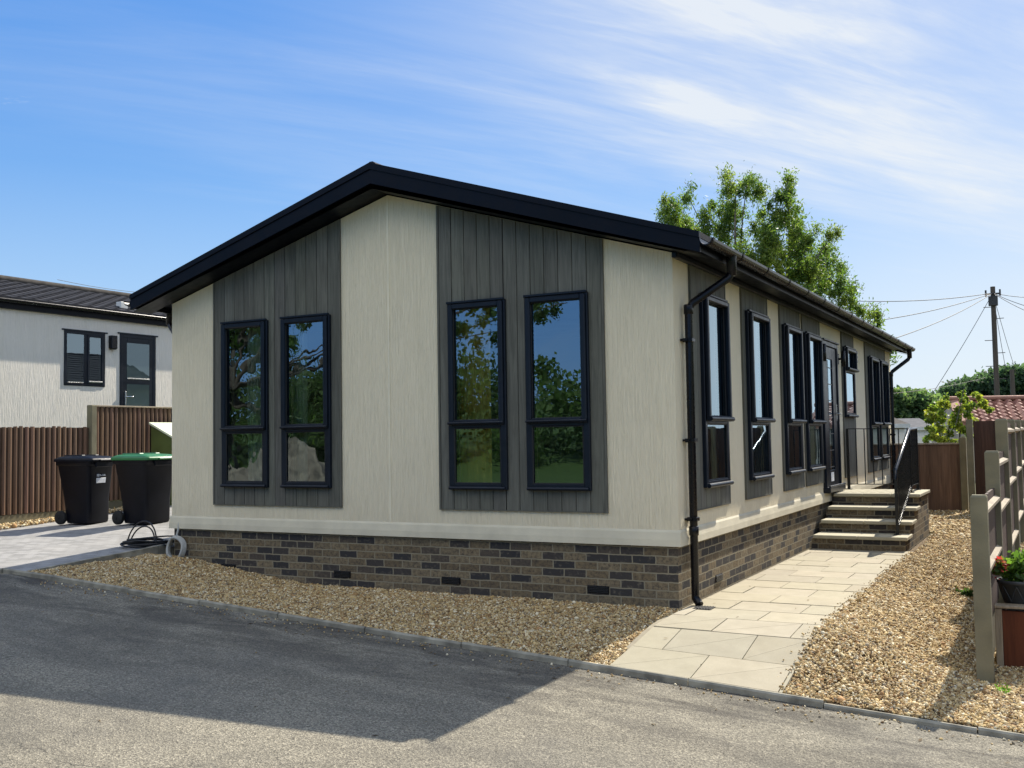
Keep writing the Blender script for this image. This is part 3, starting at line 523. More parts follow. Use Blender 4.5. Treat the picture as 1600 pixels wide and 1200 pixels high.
# windows
def window(o, U, V, a, b, z0, z1, zt, gl, fixed_low=True, pop=.0):
    m_ = MB(o, U, V); f = .062; d0, d1 = -.055, .05
    def ring(mm, a, b, z0, z1, f, d0, d1, ch=.006):
        mm.box((a, d0, z0), (a+f, d1, z1), ch); mm.box((b-f, d0, z0), (b, d1, z1), ch); mm.box((a+f-.001, d0+.001, z1-f), (b-f+.001, d1, z1-.001), ch); mm.box((a+f-.001, d0+.001, z0+.001), (b-f+.001, d1, z0+f), ch)
    ring(m_, a, b, z0, z1, f, d0, d1); m_.box((a+f-.001, d0+.001, zt-.035), (b-f+.001, d1, zt+.035), .006)
    w_ = m_.build('window', 'anthracite', house)
    s_ = MB(o, U, V); ring(s_, a+.016, b-.016, zt-.012, z1-.016, .052, d0-.03-pop, d0-.0005, .01)
    s_.build('sash', 'anthracite', w_)
    s2 = MB(o, U, V); s2.tube([(a+.012, d0-.014, z0+.018), (b-.012, d0-.014, z0+.018)], .022 if pop else .016, 10); s2.build('sill', 'anthracite', w_)
    s2 = MB(o, U, V); s2.tube([(a+.014, d0-.03-pop, zt+.012), (b-.014, d0-.03-pop, zt+.012)], .024 if pop else .012, 10); s2.build('transom_bead', 'anthracite', w_)
    s2 = MB(o, U, V); s2.box((a+.0, d0-.02, z1-.01), (b, d0+.01, z1+.012), .004); s2.build('head_drip', 'anthracite', w_)
    for zz0, zz1 in ((zt+.034, z1-f+.002), (z0+f-.002, zt-.034)):
        g_ = MB(o, U, V); g_.add([(a+f-.004, d0+.02, zz0), (b-f+.004, d0+.02, zz0), (b-f+.004, d0+.02, zz1), (a+f-.004, d0+.02, zz1)], [(0, 1, 2, 3)]); g_.build('pane', gl, w_)
        bd = MB(o, U, V)
        ring(bd, a+f-.001, b-f+.001, zz0, zz1, .012, d0+.004, d0+.018, .003); bd.build('bead', 'seal', w_)
    return w_
for i, (a, b) in enumerate(fwin): window((0, 0, 0), (1, 0, 0), (0, 1, 0), a, b, ZW0, ZW1, ZT, 'glass_wavy' if i < 2 else 'glass')
for a, b in swin: window(SO, SU, SV, a, b, ZW0, ZW1, ZT, 'glass', pop=.012)
window(SO, SU, SV, SMALL[0], SMALL[1], SMALL[2], SMALL[3], 2.5, 'glass', pop=.012)
# front door
m_ = MB(SO, SU, SV); a, b, z0, z1 = DOOR
m_.box((a, -.05, z0), (a+.07, .05, z1), .006); m_.box((b-.07, -.05, z0), (b, .05, z1), .006); m_.box((a+.069, -.049, z1-.07), (b-.069, .05, z1-.001), .006); m_.box((a-.02, -.075, z1-.004), (b+.02, .0, z1+.02), .005)
dr = m_.build('front_door', 'anthracite', house)
m_ = MB(SO, SU, SV); m_.box((a+.07, -.03, z0+.05), (a+.36, .02, z1-.075), .004); m_.box((b-.36, -.03, z0+.05), (b-.07, .02, z1-.075), .004); m_.box((a+.359, -.029, z0+.05), (b-.359, .02, z0+.28), .004); m_.box((a+.359, -.029, z1-.25), (b-.359, .02, z1-.075), .004); m_.build('door_leaf', 'anthracite', dr)
m_ = MB(SO, SU, SV); m_.add([(a+.36, -.015, z0+.28), (b-.36, -.015, z0+.28), (b-.36, -.015, z1-.25), (a+.36, -.015, z1-.25)], [(0, 1, 2, 3)]); m_.build('pane', 'glass', dr)
m_ = MB(SO, SU, SV)
for k in range(7): m_.box((a+.365, -.021, z0+.32+k*.24), (b-.365, -.016, z0+.332+k*.24))
m_.box((a+.45, -.0215, z0+.3), (a+.458, -.0165, z1-.27)); m_.build('leading', 'lead', dr)
m_ = MB(SO, SU, SV); m_.box((a-.02, -.10, z0-.03), (b+.02, .02, z0+.05), .012); m_.tube([(a, -.09, z0+.06), (b, -.09, z0+.06)], .016, 8); m_.build('threshold', 'anthracite', dr)
m_ = MB(SO, SU, SV); m_.box((b-.15, -.035, z0+1.0), (b-.11, -.03, z0+1.24), .002); m_.tube([(b-.13, -.034, z0+1.1), (b-.13, -.08, z0+1.1), (b-.25, -.08, z0+1.1)], .011, 8); m_.build('handle', 'chrome', dr)
m_ = MB(SO, SU, SV); m_.box((a+.40, -.0345, z0+.12), (a+.60, -.031, z0+.25)); m_.build('notice', 'sticker', dr)
for yy in (6.08, 7.52):                                         # up and down lamps either side of the door
    m_ = MB(SO, SU, SV); m_.box((yy-.04, -.02, 2.56), (yy+.04, 0, 2.72), .004); m_.tube([(yy, -.02, 2.64), (yy, -.075, 2.64)], .016, 8); m_.lathe([(.028, 2.52), (.034, 2.525), (.034, 2.76), (.028, 2.765)], (yy, -.085), 14); m_.build('wall_lamp', 'black_plastic', house)
m_ = MB(SO, SU, SV); m_.box((9.02, -.012, 2.66), (9.14, 0, 2.88), .003)
for k in range(3): m_.box((9.03, -.034, 2.675+k*.07), (9.13, -.012, 2.72+k*.07), .006)
m_.build('vent_cover', 'black_plastic', house)
# roof
OV, SE, RZ0, RZ1 = .30, .35, 3.215, 4.27; XL, XR = XC-3.4, XC+3.4; YB = HL+.25
def rtop(x): return RZ1-(RZ1-RZ0)*abs(x-XC)/3.4
mb = MB()
for sgn in (-1, 1):
    xe = XC+sgn*3.4; n = 12
    for i in range(n):
        a, b = lerp(XC, xe, i/n), lerp(XC, xe, (i+1)/n); za, zb_ = rtop(a)+.002, rtop(b)+.022
        mb.add([(a, -OV+.03, za), (a, YB-.03, za), (b, YB-.03, zb_), (b, -OV+.03, zb_), (b, YB-.03, rtop(b)-.03), (b, -OV+.03, rtop(b)-.03), (a, -OV+.03, rtop(a)-.03), (a, YB-.03, rtop(a)-.03)], [(0, 1, 2, 3), (3, 2, 4, 5), (6, 5, 4, 7), (0, 3, 5, 6), (1, 7, 4, 2)])
roof = mb.build('roof', 'roof_black', house)
mb = MB(); mb.tube([(XC, -OV+.02, RZ1-.005), (XC, YB-.02, RZ1-.005)], .06, 10); mb.build('ridge', 'roof_black', roof)
for y0, y1 in ((-OV, -OV+.03), (YB-.03, YB)):
    mb = MB(); mb.prism([(XL-.0, RZ0-.155), (XC, RZ1-.175), (XR, RZ0-.155), (XR, RZ0+.012), (XC, RZ1+.025), (XL, RZ0+.012)], 1, y0, y1)
    mb.prism([(XL-.0, RZ0-.03), (XC, RZ1-.03), (XR, RZ0-.03), (XR, RZ0+.022), (XC, RZ1+.035), (XL, RZ0+.022)], 1, y0-.014 if y0 < 0 else y1+.001, y0-.001 if y0 < 0 else y1+.014); mb.build('bargeboard', 'fascia', roof)
mb = MB()
for y0, y1 in ((-OV+.031, -.002), (HL+.002, YB-.031)):          # sloping soffits under the verges
    for sgn in (-1, 1):
        xe = XC+sgn*3.39; mb.add([(XC, y0, ZA+.012), (xe, y0, ztop(XC+sgn*3.05)+.012-.34*(ZA-ZE)/3.05), (xe, y1, ztop(XC+sgn*3.05)+.012-.34*(ZA-ZE)/3.05), (XC, y1, ZA+.012)], [(0, 1, 2, 3)])
    mb.mk()
for sgn in (-1, 1):
    x0, x1 = XC+sgn*3.052, XC+sgn*3.38; mb.box((x0, -.001, ZE+.004), (x1, HL, ZE+.014)); mb.mk()
mb.build_each('soffit', 'fascia', roof)
mb = MB()
for sgn in (-1, 1): mb.box((XC+sgn*3.36, -OV+.031, ZE-.06), (XC+sgn*3.385, YB-.031, RZ0-.035)); mb.mk()
mb.build_each('fascia_board', 'fascia', roof)
mb = MB(); mb.box((.0, -.02, ZE-.05), (.05, HL, ZE+.002), .008); mb.build('eave_trim', 'anthracite', roof)
def gutter(xg, sgn):
    pr = [(xg+.058*math.cos(t), 3.175+.062*math.sin(t)) for t in ls(math.pi, 2*math.pi, 10)]; ins = [(xg+.052*math.cos(t), 3.178+.056*math.sin(t)) for t in ls(2*math.pi, math.pi, 10)]
    mb = MB(); mb.loft([[(p[0], y, p[1]) for p in pr+ins] for y in (-OV+.0, YB)], (True, True), False); g = mb.build('gutter', 'black_plastic', roof)
    mb = MB(); y = -OV+.02
    while y < YB:
        pp = [(xg+.064*math.cos(t), 3.178+.068*math.sin(t)) for t in ls(math.pi, 2*math.pi, 10)]; pq = [(xg+.0585*math.cos(t), 3.178+.0625*math.sin(t)) for t in ls(2*math.pi, math.pi, 10)]
        mb.loft([[(p[0], yy, p[1]) for p in pp+pq] for yy in (y, y+.035)], (True, True), False); mb.mk(); y += .93
    mb.build_each('bracket', 'fascia', g); return g
gutter(.402, 1); gutter(2*XC-.402, -1)
def downpipe(xg, xw, y_out, y_pipe, zbot, shoe):
    mb = MB(); r = .036; mb.tube([(xg, y_out, 3.13), (xg, y_out, 2.985), (lerp(xg, xw, .08), lerp(y_out, y_pipe, .08), 2.93), (lerp(xg, xw, .92), lerp(y_out, y_pipe, .92), 2.70), (xw, y_pipe, 2.64), (xw, y_pipe, zbot+.1)]+([(xw, y_pipe, zbot+.07), (xw+.05, y_pipe-.04, zbot+.02)] if shoe else [(xw, y_pipe, zbot)]), r, 14)
    p = mb.build('downpipe', 'black_plastic', house)
    mb = MB(); mb.lathe([(.034, 2.95), (.045, 2.955), (.045, 3.10), (.05, 3.13)], (xg, y_out), 14); mb.mk(); mb.lathe([(.036, .62), (.044, .625), (.044, .70), (.036, .705)], (xw, y_pipe), 14); mb.mk(); mb.lathe([(.036, 2.60), (.043, 2.605), (.043, 2.68), (.036, 2.69)], (xw, y_pipe), 14); mb.mk(); mb.build_each('pipe_socket', 'black_plastic', p); mb = MB()
    for z in (2.35, 1.45, .75): mb.box((xw-.05, y_pipe-.044, z), (xw+.044, y_pipe+.044, z+.035), .004); mb.box((min(xw, xw-.06 if xw > -1 else xw+.06), y_pipe-.07, z+.008), (max(xw, xw-.0), y_pipe+.07, z+.028)); mb.mk()
    mb.build_each('pipe_clip', 'black_plastic', p)
downpipe(.402, .065, .46, .22, .0, True); downpipe(.402, .065, 12.75, 12.6, .0, False); downpipe(2*XC-.402, 2*XC-.065, .35, .22, .35, False)

# curtains hang inside: separate things
def curtain(x0, x1, z0, z1, mat, label, amp=.03, y=.185, taper=0):
    mb = MB(); n = 40; ph = rnd.random()*6
    def fn(u, v):
        t = (v-z0)/(z1-z0); xx = x0+(x1-x0)*u*(1-taper*(1-abs(2*t-1))); return (xx, y+amp*math.sin(u*26+ph)*(.6+.4*t), v)
    mb.grid(fn, ls(0, 1, n), ls(z0, z1, 9)); tag(mb.build('curtain', mat, None, ((x0+x1)/2, y, z0)), label, 'curtain')
q0 = fwin[2]; curtain(q0[0]-.02, q0[0]+.36, .72, 2.95, 'curtain_gold', 'gold curtain hanging inside the gable window right of the cream centre')
q0 = fwin[3]; curtain(q0[1]-.10, q0[1]+.14, .72, 2.95, 'curtain_gold', 'gold curtain edge inside the gable window nearest the house corner')
q0 = fwin[0]; curtain(q0[0]+.16, q0[0]+.46, .72, 2.95, 'curtain_net', 'pale gathered curtain inside the gable window farthest left', .04, .2, .5)
q0 = fwin[1]; curtain(q0[0]-.03, q0[0]+.15, .72, 2.95, 'curtain_net', 'narrow pale curtain edge inside the second gable window from the left')

# ------------------------------------------------------------------ steps and railing
SX = 1.22; ST = [(5.15, .185), (5.66, .34), (6.15, .49), (6.60, .65)]; YL = 7.85
steps = thing('brick_steps', (.6, 5.15, 0), 'brick steps with pale stone treads leading up to the front door', 'steps')
mb = MB()
for i, (y, z) in enumerate(ST):
    z0 = -.05 if i == 0 else ST[i-1][1]-.001; mb.box((.03, y+.03, -.05), (SX-.03-.0005*i, (ST[i+1][0] if i < 3 else YL)+.03-(.0 if i < 3 else .06), z-.045))
mb.build('brickwork', 'brick', steps)
for i, (y, z) in enumerate(ST):
    y1 = ST[i+1][0]+.03 if i < 3 else YL; mb = MB(); xs_ = [0.052, .61, SX] if i < 3 else [0.052, .45, .83, SX]
    for a, b in zip(xs_, xs_[1:]):
        if i < 3: mb.box((a+.002, y, z-.044), (b-.002, y1, z), .006)
        else: mb.box((a+.002, y, z-.044), (b-.002, y+.62, z), .006); mb.box((a+.002, y+.624, z-.044), (b-.002, y1, z), .006)
    mb.build('tread', 'slab', steps)
rail = thing('railing', (1.05, 5.5, .185), 'black metal railing with bright top bar on the brick steps', 'railing')
RX = 1.06; A0, A1, A2 = (RX, 5.5, 1.04), (RX, 6.95, 1.545), (RX, 7.74, 1.56)
mb = MB()
def flat(mb, p, q, w, h):
    p, q = Vector(p), Vector(q); d = (q-p).normalized(); s_ = d.cross(Vector((0, 0, 1))).normalized()*w/2; t = s_.cross(d).normalized()*h/2
    mb.add([tuple(p+s_*i+t*j) for i, j in ((-1, -1), (1, -1), (1, 1), (-1, 1))]+[tuple(q+s_*i+t*j) for i, j in ((-1, -1), (1, -1), (1, 1), (-1, 1))], [(0, 3, 2, 1), (4, 5, 6, 7), (0, 1, 5, 4), (1, 2, 6, 5), (2, 3, 7, 6), (3, 0, 4, 7)])
mb.tube([(RX, 5.47, .90), (RX, 5.475, .98), (RX, 5.51, 1.03), A1, A2], .024, 10); flat(mb, A2, (.06, 7.74, 1.575), .04, .012); mb.build('top_rail', 'metal_sheen', rail)
mb = MB(); flat(mb, (RX, 5.52, .30), (RX, 6.95, .745), .04, .014); flat(mb, (RX, 6.95, .745), (RX, 7.74, .745), .04, .014); flat(mb, (RX, 7.74, .73), (.06, 7.74, .73), .03, .012); mb.build('bottom_rail', 'metal_sheen', rail)
for (x, y, z0, z1) in ((RX, 5.5, .186, 1.02), (RX, 6.95, .651, 1.53), (RX, 7.74, .651, 1.55), (.07, 7.74, .651, 1.57)):
    mb = MB(); mb.box((x-.02, y-.02, z0), (x+.02, y+.02, z1), .003); mb.box((x-.045, y-.045, z0), (x+.045, y+.045, z0+.008)); mb.build('post', 'metal_black', rail)
n = 13
for i in range(1, n):
    t = i/n; y = lerp(5.5, 6.95, t); mb = MB(); mb.box((RX-.008, y-.008, lerp(.295, .745, t)), (RX+.008, y+.008, lerp(1.03, 1.54, t))); mb.build('baluster', 'metal_black', rail)
for i in range(1, 7):
    y = lerp(6.95, 7.74, i/7); mb = MB(); mb.box((RX-.008, y-.008, .74), (RX+.008, y+.008, 1.55)); mb.build('baluster', 'metal_black', rail)
for i in range(1, 8):
    x = lerp(.07, RX, i/8); mb = MB(); mb.box((x-.007, 7.733, .73), (x+.007, 7.747, 1.57)); mb.build('baluster', 'metal_black', rail)
# drain cover under the downpipe, drain hose, cable coil
mb = MB(); mb.box((.10, .02, .006), (.26, .18, .012)); 
for k in range(6): mb.box((.11+k*.025, .03, .012), (.122+k*.025, .17, .017))
tag(mb.build('drain_grate', 'grating', None, (.18, .1, .006)), 'small black drain grate on the path beside the corner downpipe', 'drain')
q = at(274, 857, 1, -.06); cz = max(q.z, .26)
mb = MB()
for k in range(3): mb.tube([(q.x+(.115+.006*k)*math.cos(t), -.07+.018*k+.01*math.sin(3*t), cz+(.125+.004*k)*math.sin(t)) for t in ls(0, 2*math.pi, 33)], .016, 8)
mb.tube([(q.x, -.05, cz+.12), (q.x+.01, -.03, cz+.2), (q.x, .0, cz+.32)], .012, 8); tag(mb.build('hose_coil', 'hose', None, (q.x, -.06, cz-.13)), 'small coil of pale grey hose against the brick base corner', 'hose')
q = at(232, 852, 2, .3); mb = MB(); rr = random.Random(4)
for k in range(6):
    cx_, cy_ = q.x+rr.uniform(-.06, .06), q.y+rr.uniform(-.05, .05); r_ = rr.uniform(.22, .34); mb.tube([(cx_+r_*math.cos(t), cy_+r_*.9*math.sin(t), zdrive(cx_, cy_)+.02+.012*k+.01*math.sin(2*t+k)) for t in ls(0, 2*math.pi, 29)], .010, 6)
for k, (h, wd, o_) in enumerate(((.27, .24, 0), (.21, .2, .05))): mb.tube([(q.x-.25+o_+wd*(1-math.cos(t)), q.y+.05*math.sin(t)-.1, zdrive(q.x, q.y)+.03+h*math.sin(t)) for t in ls(0, math.pi, 16)], .009, 6)
mb.tube([(q.x+.2, q.y, zdrive(q.x, q.y)+.04), (q.x+.45, q.y-.1, zdrive(q.x, q.y)+.02), (q.x+.8, q.y-.1, zdrive(q.x, q.y)+.03)], .010, 6)
tag(mb.build('cable_coil', 'cable', None, (q.x, q.y, zdrive(q.x, q.y))), 'loose coil of black cable lying on the driveway paving', 'cable')

# ------------------------------------------------------------------ left boundary: fence, bins, store, neighbour
def batten_panel(mb, y0, y1, z0, z1, x):
    mb.t = (.5, .5, .5); mb.box((x-.03, y0, z0), (x, y1, z1)); y = y0+.01
    while y < y1-.07:
        t = rnd.uniform(.75, 1.15); mb.t = (t, t*rnd.uniform(.93, 1.03), t*rnd.uniform(.9, 1.05)); wd = rnd.uniform(.062, .072); h = rnd.uniform(-.012, .012)
        pr = [(x+.03*math.sin(s), y+wd/2-wd/2*math.cos(s)) for s in ls(0, math.pi, 7)]; mb.loft([[(p[0], p[1], z) for p in pr] for z in (z0+.0, z1+.01+h)], (True, True), True); y += .098
FX = -11.2
lf = thing('batten_fence', (FX, 4, .4), 'brown half round batten fence with concrete post behind the wheelie bins', 'fence')
yp = at(143, 700, 0, FX).y; zl = at(70, 668, 0, FX).z; zh = at(200, 637, 0, FX).z
for y0, y1, zt_ in ((yp-3.75, yp-1.9, zl), (yp-1.85, yp-.05, zl), (yp+.06, yp+1.89, zh), (yp+1.99, yp+3.8, zh)):
    mb = MB(); zb_ = zdrive(FX, (y0+y1)/2)+.13; batten_panel(mb, y0, y1, zb_, zt_, FX); mb.build('panel', 'brown_board', lf)
    mb = MB(); mb.box((FX-.03, y0, zb_-.25), (FX+.015, y1, zb_-.005), .004); mb.build('gravel_board', 'concrete', lf)
    mb = MB(); mb.box((FX-.05, y0, zt_+.004), (FX+.045, y1, zt_+.03), .004); mb.build('capping', 'rail_wood', lf) if zt_ == zh else None
for y, zt_ in ((yp-1.875, zl+.02), (yp, zh+.03), (yp+1.94, zh+.03)):
    mb = MB(); mb.box((FX-.06, y-.055, .1), (FX+.065, y+.055, zt_), .01); mb.build('post', 'concrete', lf)
def wheelie(px, py, label, lidmat, rot, hgt, sticker, wdt=.56):
    d = ray(px, py); lo, hi = 5.0, 30.0
    for _ in range(50):
        m = (lo+hi)/2; p = CAM+d*m
        if p.z > zdrive(p.x, p.y): lo = m
        else: hi = m
    p = CAM+d*lo; t = thing('wheelie_bin', (p.x, p.y, zdrive(p.x, p.y)), label, 'wheelie bin', 'wheelie bins by the batten fence', rot, True)
    def rr_(w_, d_, z, r_, ox=0):       # rounded rectangle ring; +x is the bin's front
        out_ = []
        for (cx_, cy_, a0) in ((d_/2-r_, w_/2-r_, 0), (-d_/2+r_, w_/2-r_, 90), (-d_/2+r_, -w_/2+r_, 180), (d_/2-r_, -w_/2+r_, 270)):
            for a in (0, 30, 60, 90): out_.append((ox+cx_+r_*math.cos(R(a0+a)), cy_+r_*math.sin(R(a0+a)), z))
        return out_
    H = hgt; k = wdt/.56
    mb = MB(); mb.loft([rr_(.43*k, .44, .02, .06, .05), rr_(.44*k, .47, .06, .06, .045), rr_(.455*k, .50, .35, .06, .03), rr_(.52*k, .62, H-.14, .05, .0), rr_(.53*k, .63, H-.13, .05, .0), rr_(.56*k, .68, H-.12, .05, .0), rr_(.56*k, .68, H-.07, .05, 0)], (True, True)); mb.box((.335, -.17, H-.16), (.375, .17, H-.075), .012); bd = mb.build('body', 'bin_plastic', t)
    for o_ in bd.data.polygons: pass
    mb = MB(); mb.loft([rr_(.585*k, .74, H-.075, .05, .01), rr_(.59*k, .75, H-.05, .05, .01), rr_(.57*k, .72, H-.028, .05, .005), rr_(.47*k, .58, H, .08, -.02), rr_(.3*k, .36, H+.012, .1, -.04)], (True, True)); mb.box((.33, -.12, H-.07), (.41, .12, H-.045), .008); mb.box((-.25, -.18*k, H+.0), (.1, -.10*k, H+.024), .01); mb.box((-.25, .10*k, H+.0), (.1, .18*k, H+.024), .01); mb.build('lid', lidmat, t)
    for s_ in (-1, 1):
        mb = MB((-.23, s_*.25*k, .1), (0, 0, 1), (1, 0, 0), (0, 1, 0)); mb.lathe([(.05, -.03), (.095, -.028), (.1, -.02), (.1, .02), (.095, .028), (.05, .03)], (0, 0), 18); mb.build('wheel', 'rubber', t)
    mb = MB(); mb.tube([(-.24, -.29*k, .1), (-.24, .29*k, .1)], .012, 8); mb.build('axle', 'rubber', t)
    mb = MB(); mb.tube([(-.33, -.2*k, H-.09), (-.39, -.2*k, H-.06), (-.39, .2*k, H-.06), (-.33, .2*k, H-.09)], .016, 8); mb.build('handle', 'bin_plastic', t)
    if sticker:
        n_ = Vector((1, 0, -.13)).normalized(); mb = MB((.298, 0, H-.32), (0, 1, 0), (-1, 0, .0), (.13, 0, 1)); mb.box((-.09, -.012, -.075), (.09, .03, .0), .002); s1 = mb.build('label', 'sticker', t)
        mb = MB((.298, 0, H-.32), (0, 1, 0), (-1, 0, .0), (.13, 0, 1)); mb.box((-.085, -.012, .02), (-.045, .03, .06))
        x = -.035
        for wd_ in (.018, .012, .014, .01, .02, .012, .016, .012): mb.box((x, -.012, .026), (x+wd_*.7, .03, .044+.01*(wd_ > .015))); x += wd_
        mb.build('label_mark', 'sticker_mark', t)
    return t
wheelie(133, 818, 'black wheelie bin with black lid and white label on its front', 'bin_plastic', R(6), 1.0, True, .54)
wheelie(226, 818, 'black wheelie bin with green lid beside the house corner', 'bin_green', R(2), 1.0, False, .62)
q = at(252, 800, 0, -10.7); gs = thing('storage_box', (-10.75, q.y, .4), 'green storage box with pale sloping lid beside the fence', 'storage box')
yl = at(236, 700, 0, -11.05).y; zb_ = at(238, 664, 0, -11.05).z; zf = zb_-.36
mb = MB(); mb.prism([(-11.05, .35), (-10.25, .35), (-10.25, zf), (-11.05, zb_)], 1, yl, yl+1.3); mb.build('body', 'tank_green', gs)
mb = MB(); mb.prism([(-11.07, zb_+.011), (-10.2, zf-.019), (-10.2, zf+.014), (-11.07, zb_+.046)], 1, yl-.03, yl+1.33); mb.build('lid', 'tank_lid', gs)
# neighbour house on the higher plot to the left
NX, NA = -13.4, R(-1)
q = at(160, 540, 0, NX); nh = thing('neighbour_house', (NX, q.y, 0), 'white rendered bungalow with dark tiled roof behind the batten fence', 'house', None, NA, True)
nU = Vector((-math.sin(NA), math.cos(NA), 0)); nN = Vector((math.cos(NA), math.sin(NA), 0)); NB = Vector((NX, q.y, 0))
def nat(px, py, off=0):
    d = ray(px, py); t = (NB+nN*off-CAM).dot(nN)/d.dot(nN); p = CAM+d*t; return (p-NB).dot(nU), p.z
ND = [nat(187, 522), nat(243, 526)]; NWn = [nat(100, 516), nat(164, 521), nat(100, 602)]; ng = [nat(0, 468, .12), nat(252, 494, .12)]
zg = (ng[0][1]+ng[1][1])/2; zwt = zg-.22
d0, d1, dz1 = ND[0][0], ND[1][0], (ND[0][1]+ND[1][1])/2; w0, w1, wz1, wz0 = NWn[0][0], NWn[1][0], (NWn[0][1]+NWn[1][1])/2, NWn[2][1]
nholes = [(d0+.03, d1-.03, dz1-2.07, dz1-.03), (w0+.03, w1-.03, wz0+.03, wz1-.03)]
mb = MB((0, 0, 0), (0, 1, 0), (-1, 0, 0)); wall(mb, -9, 7, .3, lambda u: zwt+.1, nholes, 0, .12); mb.box((-9, .12, .3), (-8.9, 6, zwt+.1)); mb.box((6.9, .12, .3), (7, 6, zwt+.1)); mb.box((-8.9, 5.9, .3), (6.9, 6, zwt+.1)); mb.build('wall', 'white_render', nh)
mb = MB(); mb.box((-5.85, -8.85, 1.4), (-.2, 6.85, 1.45)); mb.box((-2.2, -8.8, 1.46), (-2.12, 6.8, zwt)); mb.build('interior_wall', 'interior', nh)
mb = MB(); rows = 11; rise = (zg+.95)-zg
for sgn in (0, 1):
    for i in range(rows):
        a, b = i/rows, (i+1)/rows
        def rp(t, e=0): x_ = lerp(.13, -3.0, t); z_ = lerp(zg+.02, zg+.86, t)+e; return (x_ if sgn == 0 else -6-x_, z_)
        p, q2 = rp(a, .028), rp(b, .004)
        us = ls(-9.3, 7.3, 56)
        for j in range(len(us)-1):
            u_a, u_b = us[j]+.004, us[j+1]-.004; m_u = (u_a+u_b)/2; h = .016
            mb.add([(p[0], u_a, p[1]), (p[0], m_u, p[1]+h), (p[0], u_b, p[1]), (q2[0], u_b, q2[1]), (q2[0], m_u, q2[1]+h), (q2[0], u_a, q2[1]), (p[0], u_a, p[1]-.04), (p[0], u_b, p[1]-.04)], [(0, 1, 4, 5), (1, 2, 3, 4), (0, 6, 7, 2, 1)])
    e0, e1 = rp(0, -.01), rp(1, -.01); mb.add([(e0[0], -9.3, e0[1]), (e0[0], 7.3, e0[1]), (e1[0], 7.3, e1[1]), (e1[0], -9.3, e1[1])], [(0, 1, 2, 3)])
nr = mb.build('roof', 'roof_black', nh)
mb = MB(); mb.tube([(-3.0, y, zg+.89) for y in ls(-9.35, 7.35, 3)], .085, 10); mb.build('ridge', 'roof_grey', nr)
mb = MB(); mb.box((.05, -9.3, zg-.16), (.075, 7.3, zg+.0), .0); mb.box((.0, -9.3, zg-.16), (.05, 7.3, zg-.15)); mb.build('fascia_board', 'fascia', nr)
mb = MB(); pr = [(.132+.055*math.cos(t), zg+.0+.06*math.sin(t)) for t in ls(math.pi, 2*math.pi, 9)]; mb.loft([[(p[0], y, p[1]) for p in pr] for y in (-9.3, 7.3)], (True, True), True); mb.build('gutter', 'black_plastic', nr)
q = nat(209, 481, .0); mb = MB(); u_, zz_ = q; mb.box((-.55, u_+.02, zg+.15), (-.40, u_+.2, zg+.31), .01); mb.build('roof_vent', 'white_plastic', nr)
def nframe(a, b, z0, z1, f, d0_, d1_, name, mat, par):
    mm = MB((0, 0, 0), (0, 1, 0), (-1, 0, 0)); mm.box((a, d0_, z0), (a+f, d1_, z1), .005); mm.box((b-f, d0_, z0), (b, d1_, z1), .005); mm.box((a+f, d0_+.001, z1-f), (b-f, d1_, z1-.001), .005); mm.box((a+f, d0_+.001, z0+.001), (b-f, d1_, z0+f), .005); return mm
def npane(a, b, z0, z1, mat, par):
    mm = MB((0, 0, 0), (0, 1, 0), (-1, 0, 0)); mm.add([(a, -.01, z0), (b, -.01, z0), (b, -.01, z1), (a, -.01, z1)], [(0, 1, 2, 3)]); return mm.build('pane', mat, par)
mm = nframe(w0, w1, wz0, wz1, .06, -.014, .05, '', '', nh); wm = (w0+w1)/2+.02; mm.box((wm-.05, -.013, wz0+.06), (wm+.05, .05, wz1-.06), .005); mm.box((w0-.05, -.022, wz1), (w1+.05, .0, wz1+.025)); nw = mm.build('window', 'anthracite', nh)
npane(w0+.06, wm-.05, wz0+.06, wz1-.06, 'glass', nw); npane(wm+.05, w1-.06, wz0+.06, wz1-.06, 'glass', nw)
mm = MB((0, 0, 0), (0, 1, 0), (-1, 0, 0)); mm.box((w0+.07, -.022, wz0+.062), (wm-.06, -.02, wz0+.085), .004); mm.mk(); mm.box((wm+.06, -.030, wz0+.075), (w1-.07, -.02, wz0+.1), .004); mm.mk(); mm.build_each('bead', 'chrome', nw)
mm = nframe(w0+.36*0+wm-w0+.03, w1-.05, wz0+.05, wz1-.05, .045, -.026, -.0145, '', '', nw); mm.build('sash', 'anthracite', nw)
mm = nframe(d0, d1, dz1-2.1, dz1, .07, -.014, .05, '', '', nh); mm.box((d0-.05, -.022, dz1), (d1+.05, 0, dz1+.025)); nd_ = mm.build('back_door', 'anthracite', nh)
mm = nframe(d0+.06, d1-.06, dz1-2.05, dz1-.06, .12, -.008, .04, '', '', nd_); mm.box((d0+.1, -.007, dz1-1.0), (d1-.1, .04, dz1-.88), .005); mm.build('door_leaf', 'anthracite', nd_)
npane(d0+.17, d1-.17, dz1-.89, dz1-.17, 'glass_frosted', nd_); npane(d0+.17, d1-.17, dz1-1.95, dz1-.99, 'glass_frosted', nd_)
mm = MB((0, 0, 0), (0, 1, 0), (-1, 0, 0)); mm.box((d0+.17, -.022, dz1-.895), (d1-.17, -.028, dz1-.87), .004); mm.mk(); mm.box((d0+.17, -.022, dz1-1.80), (d1-.17, -.028, dz1-1.775), .004); mm.mk(); mm.build_each('bead', 'chrome', nd_)
mm = MB((0, 0, 0), (0, 1, 0), (-1, 0, 0)); mm.box((d0+.10, -.05, dz1-1.42), (d0+.135, -.03, dz1-1.14), .003); mm.tube([(d0+.118, -.045, dz1-1.25), (d0+.118, -.09, dz1-1.25), (d0+.26, -.09, dz1-1.25)], .013, 8); mm.build('handle', 'chrome', nd_)
